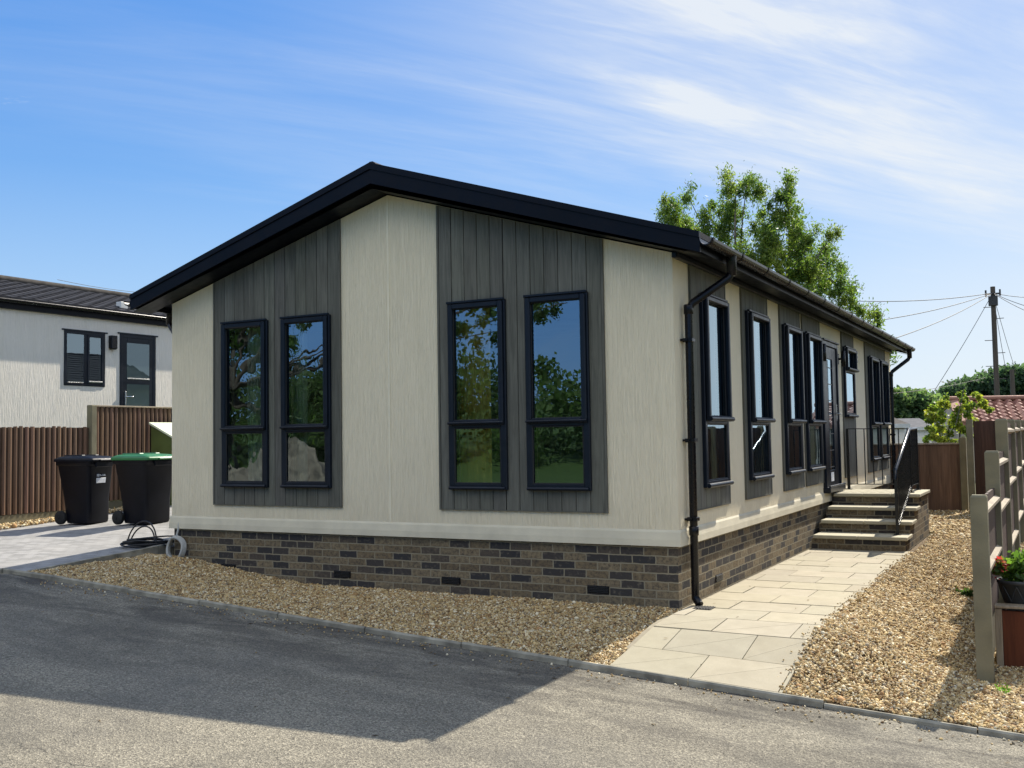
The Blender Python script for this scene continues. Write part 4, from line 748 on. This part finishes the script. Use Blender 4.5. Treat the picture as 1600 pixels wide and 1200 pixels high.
q = nat(174, 535); mm = MB((0, 0, 0), (0, 1, 0), (-1, 0, 0)); mm.box((q[0]-.07, -.10, q[1]-.13), (q[0]+.07, 0, q[1]+.13), .008); mm.box((q[0]-.05, -.085, q[1]-.145), (q[0]+.05, -.02, q[1]-.13)); mm.build('wall_lamp', 'black_plastic', nh)
# raised ground of the neighbour's plot
mb = MB(); mb.grid(lambda x, y: (x, y, lerp(.35, 1.3, sst(-11.3, -13.0, x))), ls(-40, -11.26, 30), [-1.7, 5, 15, 30]); struct(mb, 'upper_plot', 'grass')

# ------------------------------------------------------------------ right boundary: post and rail fence
RFX = 2.432
rf = thing('panel_fence', (RFX, 2, 0), 'weathered stepped fence of posts and rails along the right edge', 'fence')
pys = [(-.40, 1.04), (1.35, 1.33), (3.15, 1.63), (5.0, 1.64), (6.85, 1.65), (8.7, 1.66), (10.5, 1.67), (12.0, 1.68)]
for i, (y, zt_) in enumerate(pys):
    mb = MB(); b0 = zyard(RFX, y)-.12; hw = .052
    pr = [(-.052, y-hw), (.062, y-hw), (.062, y-.02), (.035, y-.012), (.035, y+.012), (.062, y+.02), (.062, y+hw), (-.052, y+hw)]
    t = rnd.uniform(.9, 1.08); mb.t = (t, t, t)
    mb.loft([[(RFX+p[0], p[1], z) for p in pr] for z in (b0, zt_-.012)], (True, False), False); mb.loft([[(RFX+p[0], p[1], zt_-.012) for p in pr], [(RFX+.01+(p[0]-.01)*.8, y+(p[1]-y)*.8, zt_+.004) for p in pr]], (False, True), False)
    if i < 4: mb.t = (.3, .3, .3); mb.tube([(RFX, y-hw-.001, zt_-.22), (RFX, y-hw+.01, zt_-.22)], .011, 8); mb.tube([(RFX, y-hw-.001, zt_-.52), (RFX, y-hw+.01, zt_-.52)], .009, 8)
    mb.build('post', 'concrete', rf)
for i, ((ya, za), (yb, zb_)) in enumerate(zip(pys, pys[1:])):
    top = za-.03; zb0 = max(zyard(RFX, ya), -.34)+.36; n = max(2, int(round((yb-ya-.12)/.125))); mb = MB(); wd = (yb-ya-.13)/n
    for k in range(n):
        t = rnd.uniform(.75, 1.15); mb.t = (t, t*.97, t*.95); y0 = ya+.065+k*wd; mb.box((RFX+.002, y0+.001, zb0), (RFX+.020, y0+wd*.99, top+rnd.uniform(-.004, .004)))
    mb.build('boarding', 'dark_board', rf)
    for zr_ in ([top-.09, top-.52] if i == 0 else [top-.09, top-.5, zb0+.08]) if i < 2 else [top-.09, (top+zb0)/2+.05, zb0+.12]:
        mb = MB(); t = rnd.uniform(.8, 1.1); mb.t = (t, t, t); mb.add([(RFX+.021, ya+.05, zr_-.038), (RFX+.060, ya+.05, zr_-.014), (RFX+.060, ya+.05, zr_+.010), (RFX+.021, ya+.05, zr_+.03), (RFX+.021, yb-.05, zr_-.038), (RFX+.060, yb-.05, zr_-.014), (RFX+.060, yb-.05, zr_+.010), (RFX+.021, yb-.05, zr_+.03)], [(0, 1, 2, 3), (0, 4, 5, 1), (1, 5, 6, 2), (2, 6, 7, 3), (4, 7, 6, 5)]); mb.build('rail', 'rail_wood', rf)
    mb = MB(); mb.box((RFX-.04, ya+.058, zb0-.50), (RFX+.012, yb-.058, zb0-.008), .006); mb.build('gravel_board', 'concrete', rf)
# planter box, pot and plant on the far side of the fence
PY = .18
q0 = at(1566, 950, 1, PY); q1 = at(1585, 1038, 1, PY); zt_ = q0.z; px0 = at(1554, 950, 1, PY).x
pb = thing('planter_box', (px0+.2, .4, q1.z), 'low red brown boarded planter box with pale corner strip by the fence', 'planter')
mb = MB(); mb.box((px0+.05, PY, q1.z-.06), (px0+.9, PY+.025, zt_-.02), .003); mb.mk(); mb.box((px0+.05, PY+.03, q1.z-.06), (px0+.075,PY+1.25, zt_-.02), .003); mb.mk(); mb.build_each('side_board', 'red_board', pb)
mb = MB(); mb.box((px0, PY-.015, q1.z-.06), (px0+.05, PY+.04, zt_), .004); mb.build('corner_strip', 'rail_wood', pb)
mb = MB(); mb.box((px0+.076, PY+.03, q1.z-.06), (px0+.9,PY+1.25, zt_-.04)); mb.build('soil_fill', 'soil', pb)
mb = MB(); mb.box((px0+.0, PY-.03, zt_+.001), (px0+.9, PY+.11, zt_+.022), .004); mb.build('top_board', 'rail_wood', pb)
pc = at(1592, 946, 1, PY+.23); pot = thing('flower_pot', (pc.x+.02, PY+.23, zt_+.003), 'dark grey round pot with embossed side on the red planter box', 'pot', None, 0, True)
zt2 = at(1592, 905, 1, PY+.23).z-(zt_+.003); zt2 = max(zt2, .17)
mb = MB(); mb.lathe([(.115, 0), (.125, .01), (.16, zt2-.03), (.172, zt2-.028), (.175, zt2), (.16, zt2), (.155, zt2-.03)], (0, 0), 28)
for k in range(9):
    a = 2*math.pi*k/9
    for s_ in (-1, 1): mb.tube([((.130+.03*t)*math.cos(a+s_*t*.35), (.130+.03*t)*math.sin(a+s_*t*.35), .03+(zt2-.07)*t) for t in ls(0, 1, 5)], .004, 5)
mb.build('bowl', 'pot', pot); mb = MB(); mb.lathe([(.158, zt2-.035), (.05, zt2-.02)], (0, 0), 20); mb.build('soil', 'soil', pot)

# ------------------------------------------------------------------ foliage
def leaves(name, mat, centres, radii, counts, size, pal, parent=None, seed=1, aspect=.45, org=(0, 0, 0), droop=0.0, shell=.6, squash=1.0):
    g = np.random.default_rng(seed); P = []; C_ = []
    pal = np.array(pal)
    for (c, r, n) in zip(centres, radii, counts):
        d = g.normal(size=(n, 3)); d /= np.linalg.norm(d, axis=1)[:, None]; rad = r*(shell+(1-shell)*g.random((n, 1)))*np.where(g.random((n, 1)) < .25, g.random((n, 1)), 1)
        P.append(np.array(tuple(c))+d*rad*np.array([1, 1, squash])*(1+.25*g.normal(size=(n, 1)))); C_.append(pal[g.integers(len(pal))]*.45+pal[g.integers(0, len(pal), n)]*.55)
    P = np.concatenate(P); C_ = np.concatenate(C_)*g.uniform(.7, 1.3, (len(P), 1)); n = len(P)
    a = g.normal(size=(n, 3)); a[:, 2] -= droop; a /= np.linalg.norm(a, axis=1)[:, None]; b = g.normal(size=(n, 3)); b -= a*(a*b).sum(1)[:, None]; b /= np.linalg.norm(b, axis=1)[:, None]
    s = size*g.uniform(.6, 1.35, (n, 1)); nn = np.cross(a, b)
    V = np.stack([P-a*s, P+b*s*aspect-a*s*.1+nn*s*.12, P+a*s, P-b*s*aspect-a*s*.1+nn*s*.12], 1).reshape(-1, 3)
    return fast(name, mat, V, np.arange(n*4).reshape(n, 4), np.repeat(C_, 4, 0), parent, org)
def limbs(mb, base, tips, r0, rnd_, bend=.15):
    for tp, r in tips:
        b = Vector(base); t = Vector(tp); L_ = (t-b).length; pts = []
        off = Vector((rnd_.uniform(-1, 1), rnd_.uniform(-1, 1), 0))*L_*bend
        for s_ in ls(0, 1, 7): pts.append(tuple(b.lerp(t, s_)+off*math.sin(math.pi*s_)*.5))
        mb.tube(pts, [max(.008, r*(1-.85*s_)) for s_ in ls(0, 1, 7)], 7)
GREEN = [(.055, .105, .022), (.075, .13, .03), (.10, .155, .035), (.04, .08, .02), (.13, .17, .04)]
YEL = [(.27, .28, .045), (.22, .27, .05), (.14, .21, .04), (.33, .31, .055), (.10, .16, .035)]
DARK = [(.028, .055, .018), (.038, .07, .02), (.05, .085, .024), (.06, .09, .03)]
WOOD = [(.10, .165, .065), (.13, .20, .075), (.08, .14, .06), (.16, .22, .085)]
PYY = PY+.23
# potted plant
mb = MB(); pp = thing('potted_plant', (pc.x+.02, PYY, zt_+zt2), 'leafy plant with red flowers growing in the grey pot', 'plant')
pz = zt_+zt2; px_ = pc.x+.02; cs = [(px_-.12, PYY-0.04, pz+.09), (px_-.03, PYY-0.06, pz+.11), (px_+.08, PYY, pz+.12), (px_+.14, PYY+0.06, pz+.06), (px_, PYY+0.10, pz+.14), (px_-.08, PYY+0.06, pz+.05), (px_+.05, PYY-0.10, pz+.03)]
leaves('foliage', 'foliage', cs, [.085]*7, [110]*7, .028, [(.05, .10, .025), (.08, .14, .03), (.10, .18, .03), (.14, .20, .05)], pp, 5, .55)
leaves('flowers', 'petal', [(px_-.15, PYY-0.07, pz+.13), (px_-.10, PYY-0.10, pz+.10), (px_-.17, PYY-0.04, pz+.06)], [.05]*3, [22, 18, 14], .016, [(.55, .05, .04), (.6, .18, .12), (.4, .02, .03)], pp, 6, .8)
for k in range(9): mb.tube([(px_+rnd.uniform(-.05, .05), PYY+rnd.uniform(-.05, .05), pz-.02), cs[k % 7]], .004, 5)
mb.build('stem', 'bark', pp)
# small weeds
def weed(loc, label, n, size, pal, spread):
    g = thing('weed', loc, label, 'weed'); leaves('foliage', 'foliage', [(loc[0]+rnd.uniform(-spread, spread), loc[1]+rnd.uniform(-spread, spread), loc[2]+.03) for _ in range(6)], [.04]*6, [n//6]*6, size, pal, g, int(n), .5)
q = gnd(1505, 930); weed((q.x, q.y, zyard(q.x, q.y)), 'low dark green weed in the gravel by the first fence post', 150, .02, DARK, .06)
q = gnd(1567, 1083); weed((q.x, q.y, zyard(q.x, q.y)), 'tiny bright green weed in the gravel near the road', 60, .012, [(.12, .24, .03)], .02)
# tall tree behind the house
tr = thing('tall_tree', tuple(atd(1190, 690, 27)), 'tall light green tree rising behind the black roof', 'tree'); TB = atd(1190, 700, 27); TB.z = 0
cl = [(1045, 330, 24), (1040, 348, 20), (1075, 345, 18), (1076, 305, 13), (1062, 360, 22), (1098, 335, 10), (1105, 358, 16), (1085, 372, 16), (1135, 288, 17), (1150, 308, 24), (1168, 283, 15), (1183, 300, 13), (1128, 320, 20), (1142, 345, 26), (1150, 375, 24), (1135, 365, 18), (1228, 290, 14), (1236, 310, 15), (1222, 312, 13), (1215, 335, 24), (1195, 350, 26), (1240, 345, 26), (1225, 370, 34), (1200, 385, 30), (1258, 365, 24), (1262, 395, 26), (1235, 405, 30), (1210, 420, 24), (1300, 368, 12), (1297, 385, 9), (1280, 400, 18), (1262, 425, 24), (1290, 425, 18), (1310, 415, 14), (1305, 445, 18), (1280, 455, 18), (1330, 462, 15), (1322, 480, 14), (1345, 485, 12), (1365, 496, 12), (1375, 503, 8), (1240, 440, 22), (1180, 405, 24), (1160, 400, 18), (1250, 470, 20), (1220, 455, 18), (1190, 440, 16), (1215, 398, 30), (1245, 385, 28), (1192, 372, 22), (1255, 418, 28), (1275, 440, 20), (1140, 410, 14), (1300, 490, 18), (1398, 548, 12)]
g_ = random.Random(21); sub_c, sub_r, sub_n = [], [], []
for (px, py, rp) in cl:
    dp = 27+g_.uniform(-1.3, 1.3)
    for k in range(max(2, int(rp/3.2))):
        a, s_ = g_.uniform(0, 6.28), rp*math.sqrt(g_.random())*.85; c = atd(px+s_*math.cos(a), py+s_*math.sin(a), dp+g_.uniform(-.4, .4)); sub_c.append(c); sub_r.append(g_.uniform(.12, .30)); sub_n.append(int(g_.uniform(120, 220)))
leaves('crown', 'foliage', sub_c, sub_r, sub_n, .05, [(.085, .145, .035), (.12, .185, .04), (.16, .22, .05), (.06, .11, .028), (.22, .25, .055)], tr, 8, .30, droop=.7, shell=.3, squash=1.3)
mb = MB(); f1, f2 = atd(1185, 560, 27), atd(1225, 470, 27.2); mb.tube([TB, TB.lerp(f1, .5), f1, f2], [.2, .17, .12, .07], 9)
limbs(mb, f1, [(atd(1045, 335, 27), .06), (atd(1076, 308, 27), .05), (atd(1150, 290, 27), .07), (atd(1168, 283, 27.3), .05), (atd(1142, 350, 26.6), .05)], .1, g_)
limbs(mb, f2, [(atd(1228, 285, 27), .06), (atd(1262, 370, 27.4), .05), (atd(1300, 368, 27), .04), (atd(1200, 370, 26.5), .05), (atd(1310, 420, 27), .04), (atd(1365, 497, 27), .035), (atd(1240, 340, 27.6), .05)], .1, g_)
limbs(mb, atd(1290, 430, 27), [(atd(1345, 485, 27), .02), (atd(1330, 460, 27), .02), (atd(1305, 445, 27), .02)], .1, g_); mb.build('trunk', 'bark', tr)
# golden shrub beyond the rear fence
SHD = 27; sh_ = thing('golden_shrub', tuple(atd(1490, 700, SHD)), 'yellow green leafy shrub above the low rear fence', 'shrub')
cl = [(1505, 620, 9), (1515, 640, 14), (1525, 622, 8), (1500, 640, 14), (1475, 630, 12), (1462, 645, 12), (1452, 652, 10), (1485, 650, 18), (1470, 668, 16), (1500, 665, 18), (1520, 655, 14), (1455, 672, 10), (1465, 685, 14), (1490, 685, 16), (1510, 680, 12), (1450, 688, 8), (1536, 630, 8), (1545, 640, 8)]
cc, rr2, nn2 = [], [], []
for (px, py, rp) in cl:
    for k in range(5): a = g_.uniform(0, 6.28); s_ = rp*math.sqrt(g_.random())*.8; cc.append(atd(px+s_*math.cos(a), py+s_*math.sin(a), SHD+g_.uniform(-.5, .5))); rr2.append(rp*.45*SHD/FPX); nn2.append(75)
leaves('crown', 'foliage', cc, rr2, nn2, .05, YEL, sh_, 12, .5, shell=.5)
mb = MB(); b_ = Vector(tuple(atd(1490, 700, SHD))); b_.z = 0; limbs(mb, b_, [(atd(1505, 625, SHD), .04), (atd(1460, 650, SHD), .04), (atd(1485, 650, SHD), .05), (atd(1520, 650, SHD), .04)], .05, g_); mb.build('trunk', 'bark_dark', sh_)
# far woods
def woods(name, label, spec, depth, seed, pal, size=.32, per=900):
    g = random.Random(seed); cc, rr3, nn3 = [], [], []
    for (px, py, rp, n) in spec:
        for k in range(n):
            a = g.uniform(0, 6.28); s_ = rp*math.sqrt(g.random()); q = atd(px+s_*math.cos(a)*1.3, py+s_*math.sin(a)*.7, depth+g.uniform(-8, 8)); cc.append(q); rr3.append(g.uniform(.5, 1.3)); nn3.append(int(per*rr3[-1]**2*.16))
    return tag(leaves(name, 'far_foliage', cc, rr3, nn3, size, pal, None, seed, .7, shell=.7), label, 'wood', kind='stuff')
woods('distant_wood', 'dark green wood on the skyline between house and pole', [(1385, 635, 20, 30), (1405, 632, 17, 40), (1425, 630, 14, 40), (1445, 634, 14, 40), (1465, 640, 12, 30), (1395, 655, 20, 40), (1430, 655, 18, 40), (1465, 655, 14, 30), (1340, 640, 22, 30)], 130, 31, WOOD)
woods('distant_wood', 'darker taller wood on the skyline behind the utility poles', [(1490, 615, 12, 30), (1515, 608, 12, 40), (1540, 600, 12, 40), (1560, 596, 13, 50), (1580, 592, 13, 60), (1600, 590, 14, 60), (1620, 588, 16, 60), (1650, 585, 18, 60), (1530, 622, 14, 40), (1570, 618, 16, 50), (1610, 615, 18, 60), (1490, 640, 14, 30), (1540, 645, 18, 40), (1600, 640, 20, 50), (1660, 620, 25, 60)], 150, 32, [(.07, .12, .06), (.09, .14, .07), (.055, .10, .055)])

# ------------------------------------------------------------------ rear fences, far buildings, poles
FD = 23.3; b0 = atd(1440, 776, FD); yb_ = b0.y
def rear_panel(mb, xa, xb, y, z0, z1, step=.11):
    x = xa
    while x < xb-.02:
        t = rnd.uniform(.75, 1.15); mb.t = (t, t*.96, t*.93); x1 = min(xb, x+step); mb.add([(x, y, z0), (x1+.012, y-.012, z0), (x1+.012, y-.012, z1), (x, y, z1), (x, y+.012, z0), (x1+.012, y+.012, z0), (x1+.012, y+.012, z1), (x, y+.012, z1)], [(0, 1, 2, 3), (4, 7, 6, 5), (3, 2, 6, 7), (1, 5, 6, 2), (0, 3, 7, 4)]); x += step
RY = 12.6
xa = at(1380, 720, 1, RY).x; xm = at(1501, 720, 1, RY).x; zt_l = at(1470, 693, 1, RY).z
lf2 = thing('low_fence', ((xa+xm)/2, RY, 0), 'low brown boarded rear fence with concrete end post below the shrub', 'fence')
mb = MB(); rear_panel(mb, xa, xm-.02, RY, .0, zt_l-.02); mb.build('panel', 'brown_board', lf2)
mb = MB(); mb.box((xa, RY-.03, zt_l-.019), (xm-.02, RY+.04, zt_l+.012), .003); mb.build('capping', 'rail_wood', lf2)
mb = MB(); zpst = at(1506, 683, 1, RY).z; mb.box((xm-.01, RY-.06, -.05), (xm+.11, RY+.06, zpst), .008); mb.build('post', 'concrete', lf2)
RY2 = 12.2; xp = at(1511, 700, 1, RY2).x; xq = at(1521, 700, 1, RY2).x; ztt = at(1530, 657, 1, RY2).z
tf = thing('tall_fence', (xq, RY2, 0), 'tall dark brown fence panel with concrete post before the tiled shed', 'fence')
mb = MB(); mb.box((xp, RY2-.06, -.05), (xq, RY2+.06, ztt+.02), .008); mb.build('post', 'concrete', tf)
mb = MB(); rear_panel(mb, xq+.01, 2.38, RY2, .0, ztt-.01); mb.build('panel', 'dark_board', tf)
# clay tiled outbuilding
SD = 31; c0 = atd(1495, 663, SD); c1 = atd(1515, 630, SD+.9)
shd = thing('tiled_outbuilding', (c0.x+2, c0.y+1, 0), 'outbuilding with red clay pantile roof beyond the fence', 'outbuilding')
ax_ = Vector((rt.x, rt.y, 0)).normalized(); ay_ = Vector((-ax_.y, ax_.x, 0)); OB = Vector((c0.x, c0.y, 0))
def sp(u, v, z): p = OB+ax_*u+ay_*v; return (p.x, p.y, z)
ze_, zr2 = c0.z+.06, c1.z+.1; run = 1.3
mb = MB(); rows = 6; per = .30
for i in range(rows):
    a, b = i/rows, (i+1)/rows; nu = 90
    for j in range(nu):
        ua, ub = j*per*6/nu*2.9+.24, (j+1)*per*6/nu*2.9+.24
        def wv(u): return .045*math.sin(2*math.pi*u/per)
        mb.add([sp(ua+.35*a, run*a, lerp(ze_, zr2, a)+.05+wv(ua)), sp(ub+.35*a, run*a, lerp(ze_, zr2, a)+.05+wv(ub)), sp(ub+.35*a, run*b, lerp(ze_, zr2, b)+.005+wv(ub)), sp(ua+.35*a, run*b, lerp(ze_, zr2, b)+.005+wv(ua)), sp(ua+.35*a, run*a, lerp(ze_, zr2, a)-.03), sp(ub+.35*a, run*a, lerp(ze_, zr2, a)-.03)], [(0, 1, 2, 3), (4, 5, 1, 0)], False)
rfm = mb.build('roof', 'clay', shd)
mb = MB(); mb.tube([sp(.33, run, zr2+.06), sp(6, run, zr2+.06)], .075, 8); mb.build('ridge', 'clay_trim', rfm)
mb = MB(); mb.add([sp(0, 0, ze_+.0), sp(.26, 0, ze_+.06), sp(.26+.35, run, zr2+.07), sp(.35, run, zr2+.03), sp(0, 0, ze_-.08), sp(.35, run, zr2-.07)], [(0, 1, 2, 3), (4, 0, 3, 5)]); mb.build('verge', 'clay_trim', rfm)
mb = MB(); mb.add([sp(0, .02, ze_-.1), sp(6, .02, ze_-.1), sp(6, .02, ze_), sp(0, .02, ze_)], [(0, 1, 2, 3)]); mb.add([sp(.1, 0, -.2), sp(6, 0, -.2), sp(6, 0, -.2), sp(.1, 0, -.2)], []); mb.build('eave_board', 'clay_trim', rfm)
mb = MB(); V8 = [sp(.2, .15, -.2), sp(6, .15, -.2), sp(6, 2.4, -.2), sp(.2, 2.4, -.2), sp(.2, .15, ze_-.1), sp(6, .15, ze_-.1), sp(6, 2.4, ze_-.1), sp(.2, 2.4, ze_-.1)]
mb.add(V8, [(0, 1, 5, 4), (1, 2, 6, 5), (2, 3, 7, 6), (3, 0, 4, 7), (4, 5, 6, 7)]); mb.add([sp(.35, run, zr2+.0), sp(6, run, zr2+.0), sp(6, 2*run, ze_), sp(.35, 2*run, ze_)], [(0, 1, 2, 3)]); mb.add([sp(.2, .15, ze_-.1), sp(.45, run, zr2-.05), sp(.2, 2.4, ze_-.1)], [(0, 1, 2)]); mb.build('wall', 'stone_pale', shd)
# far park home roofs
def farhome(px0, px1, pyr, pye, pyb, depth, label, mat):
    a = atd(px0, pye, depth); b = atd(px1, pye, depth); t = thing('distant_home', (a.x, a.y, 0), label, 'house'); ax_ = (b-a); ax_.z = 0; Lh = ax_.length; ax_.normalize(); ay_ = Vector((-ax_.y, ax_.x, 0)); zr_ = atd((px0+px1)/2, pyr, depth+1.5).z; ze = a.z
    def q(u, v, z): p = Vector((a.x, a.y, 0))+ax_*u+ay_*v; return (p.x, p.y, z)
    mb = MB(); mb.add([q(.2, .2, -.2), q(Lh-.2, .2, -.2), q(Lh-.2, 5, -.2), q(.2, 5, -.2), q(.2, .2, ze), q(Lh-.2, .2, ze), q(Lh-.2, 5, ze), q(.2, 5, ze)], [(0, 1, 5, 4), (1, 2, 6, 5), (2, 3, 7, 6), (3, 0, 4, 7)]); mb.add([q(.2, .2, ze), q(.2, 5, ze), q(.2, 2.6, zr_-.06)], [(0, 1, 2)]); mb.add([q(Lh-.2, .2, ze), q(Lh-.2, 5, ze), q(Lh-.2, 2.6, zr_-.06)], [(0, 1, 2)]); mb.build('wall', 'white_render', t)
    mb = MB(); mb.add([q(0, 0, ze), q(Lh, 0, ze), q(Lh, 2.6, zr_), q(0, 2.6, zr_), q(0, 5.2, ze), q(Lh, 5.2, ze), q(0, 0, ze-.1), q(Lh, 0, ze-.1)], [(0, 1, 2, 3), (3, 2, 5, 4), (0, 6, 7, 1)]); rr_ = mb.build('roof', mat, t)
    mb = MB(); mb.add([q(0, -.03, ze-.18), q(Lh, -.03, ze-.18), q(Lh, -.03, ze+.02), q(0, -.03, ze+.02)], [(0, 1, 2, 3)]); mb.build('fascia_board', 'white_plastic', rr_)
farhome(1330, 1422, 650, 664, 690, 52, 'distant home with brown grey roof just right of the far downpipe', 'roof_grey'); farhome(1424, 1462, 653, 668, 690, 66, 'distant home with pale grey roof left of the golden shrub', 'roof_pale')
# utility poles and wires
def pole(px, pyt, depth, label, r, h_base=0):
    top = atd(px, pyt, depth); t = thing('utility_pole', (top.x, top.y, 0), label, 'utility pole'); mb = MB(); mb.tube([(top.x, top.y, -.3), (top.x, top.y, top.z*.5), (top.x, top.y, top.z)], [r*1.25, r*1.1, r], 12); mb.build('pole', 'pole_wood', t); return t, top
pl, PT = pole(1551, 448, 48, 'tall dark wooden utility pole carrying several wires', .105)
mb = MB()
for k, z in enumerate((PT.z-.95, PT.z-1.5, PT.z-2.5, PT.z-3.1, PT.z-3.7, PT.z-4.3)):
    s_ = 1 if k % 2 else -1; mb.tube([(PT.x-.1*s_, PT.y, z), (PT.x+.42*s_, PT.y-.1, z)], .018, 6); mb.mk()
mb.build_each('step_iron', 'wire', pl)
mb = MB(); mb.box((PT.x-.2, PT.y-.18, PT.z-.9), (PT.x+.2, PT.y+.02, PT.z-.45), .02); mb.build('terminal_box', 'wire', pl); mb = MB(); mb.box((PT.x-.28, PT.y-.1, PT.z-.38), (PT.x+.28, PT.y-.02, PT.z-.3), .01); mb.tube([(PT.x-.3, PT.y-.06, PT.z-.45), (PT.x-.3, PT.y-.06, PT.z-.15)], .04, 8); mb.tube([(PT.x+.3, PT.y-.06, PT.z-.45), (PT.x+.3, PT.y-.06, PT.z-.15)], .04, 8); mb.build('crossbar', 'wire', pl)
pole(1581, 577, 75, 'shorter wooden utility pole standing before the far wood', .15)
HD = Vector((PT.x, PT.y-.06, PT.z-.3))
def wire(p, q, label, r=.018, sag=.3):
    p, q = Vector(p), Vector(q); mb = MB(); mb.tube([tuple(p.lerp(q, t)-Vector((0, 0, sag*4*t*(1-t)))) for t in ls(0, 1, 13)], r, 5, False); tag(mb.build('overhead_wire', 'wire', None, tuple(p)), label, 'wire', 'overhead wires')
for px, py, dp, lb in ((1330, 470, 40, 'highest wire running left from the tall pole to the tree'), (1355, 503, 38, 'second wire running left from the tall pole'), (1400, 528, 34, 'third wire dipping left from the tall pole to the gutter')): wire(HD, atd(px, py, dp), lb, .016, .15)
wire(HD, atd(1455, 618, 44), 'steep wire falling left from the tall pole to the wood', .013, .1)
for px, py, dp, lb in ((1640, 464, 48, 'highest wire leaving the tall pole to the right'), (1640, 487, 44, 'second wire leaving the tall pole to the right'), (1640, 500, 42, 'lowest wire leaving the tall pole to the right')): wire(HD, atd(px, py, dp), lb, .014, .1)
for px, py, dp, lb in ((1587, 580, 60, 'slack wire dropping from the tall pole towards the shorter pole'), (1572, 580, 50, 'near vertical wire dropping beside the tall pole')): wire(HD, atd(px, py, dp), lb, .012, .1)
wire(atd(1360, 617, 60), atd(1540, 590, 70), 'faint low wire crossing above the far wood', .014, .2)
wire(atd(1493, 665, 24), atd(1507, 604, 24), 'pale stay rope slanting across the golden shrub', .009, .02)
for k, (a, b) in enumerate(((443, 449), (449, 455))): wire(atd(90, a-6, 45), atd(330, b+8, 60), ('upper' if k == 0 else 'lower')+' faint wire above the ridge of the neighbouring bungalow', .012, .3)

# ------------------------------------------------------------------ across the road, behind the viewer (seen in the windows)
def zb2(x, y): return zfar(x, y)
hc, hr, hn = [], [], []; g_ = random.Random(5)
for k in range(300):
    x = g_.uniform(-75, 30); y = -36-g_.uniform(0, 8); h = 4.6+.8*math.sin(x*.13)+.6*math.sin(x*.41); z = zb2(x, y)+g_.uniform(.2, h); hc.append((x, y, z)); hr.append(g_.uniform(.9, 1.8)); hn.append(330)
tag(leaves('hedgerow', 'far_foliage', hc, hr, hn, .15, GREEN[:3]+DARK, None, 41, .7, shell=.7), 'thick green hedgerow on the bank across the road', 'hedge', kind='stuff')
def big_tree(x, y, h, label, seed, spread, low=.35, reach=()):
    g = random.Random(seed); z0 = zb2(x, y)-.1; t = thing('broadleaf_tree', (x, y, z0), label, 'tree'); mb = MB(); f = Vector((x, y, z0+h*.32)); mb.tube([(x, y, z0), (x+.1, y, z0+h*.16), tuple(f)], [.42, .33, .27], 10); tips = []; cc, rr4, nn4 = [], [], []
    for k in range(13):
        a = g.uniform(0, 6.28); rr_ = spread*g.uniform(.45, 1); tip = Vector((x+rr_*math.cos(a), y+rr_*math.sin(a), z0+h*g.uniform(low, .95))); tips.append((tuple(tip), g.uniform(.08, .15)))
        for m in range(7):
            s_ = g.uniform(.45, 1.05); c = f.lerp(tip, s_)+Vector((g.uniform(-1, 1), g.uniform(-1, 1), g.uniform(-.7, .7)))*.9; cc.append(c); rr4.append(g.uniform(.35, .8)); nn4.append(300)
    for tp in reach:                                            # long low boughs with sparse sprays of leaves
        tip = Vector(tp); st = f+Vector((0, 0, h*.14)); tips.append((tuple(tip), .07))
        for m in range(12):
            c = st.lerp(tip, g.uniform(.6, 1.12))+Vector((g.uniform(-1, 1), g.uniform(-1, 1), g.uniform(-.6, .5)))*.7; cc.append(c); rr4.append(g.uniform(.12, .38)); nn4.append(110)
    limbs(mb, f, tips, .1, g, .2); mb.build('trunk', 'bark_dark', t); leaves('crown', 'foliage', cc, rr4, nn4, .06, DARK+GREEN[:2], t, seed+1, .6, shell=.4)
big_tree(-19.6, -15.0, 11, 'broad dark oak across the road, opposite the driveway', 52, 4.3, .2, [(-9.3, -14.5, 4.3), (-8.2, -15.5, 5.0), (-11.5, -14.0, 4.3), (-10.3, -16.5, 5.4), (-12.5, -15.5, 5.2), (-8.6, -13.8, 5.2), (-11.0, -13.0, 5.3)])
big_tree(-27, -19, 9, 'round dark tree across the road beyond the oak', 53, 4.5, .2)
mb = MB(); g_ = random.Random(9)
mb.grid(lambda u, v: (-14.2+3.4*u, -11.2+1.5*v, zb2(0, -10.8)-.05+max(0, 1-u*u)*max(0, 1-v*v)*(1.6+.3*math.sin(7*u)+.25*math.sin(9*v+3*u)+.16*math.sin(31*u+5*v)*math.sin(23*v+9*u)+g_.uniform(-.09, .09))), ls(-1, 1, 46), ls(-1, 1, 24), False); tag(mb.build('spoil_heap', 'spoil', None, (-14.2, -11.2, -.4)), 'heap of pale builders spoil on the verge across the road', 'heap')
ob = thing('orange_barrier', (-15.2, -11.2, -.45), 'orange plastic barrier beside the spoil heap across the road', 'barrier')
mb = MB()
for z in (.05, .45, .85): mb.box((-16.1, -11.23, -.45+z), (-14.3, -11.17, -.30+z), .01)
for k in range(7): mb.box((-16.0+k*.27, -11.22, -.40), (-15.93+k*.27, -11.18, .5))
mb.build('panel', 'orange', ob)
for x in (-15.9, -14.5): mb = MB(); mb.box((x-.05, -11.5, -.46), (x+.05, -10.9, -.40), .01); mb.build('foot', 'rubber', ob)
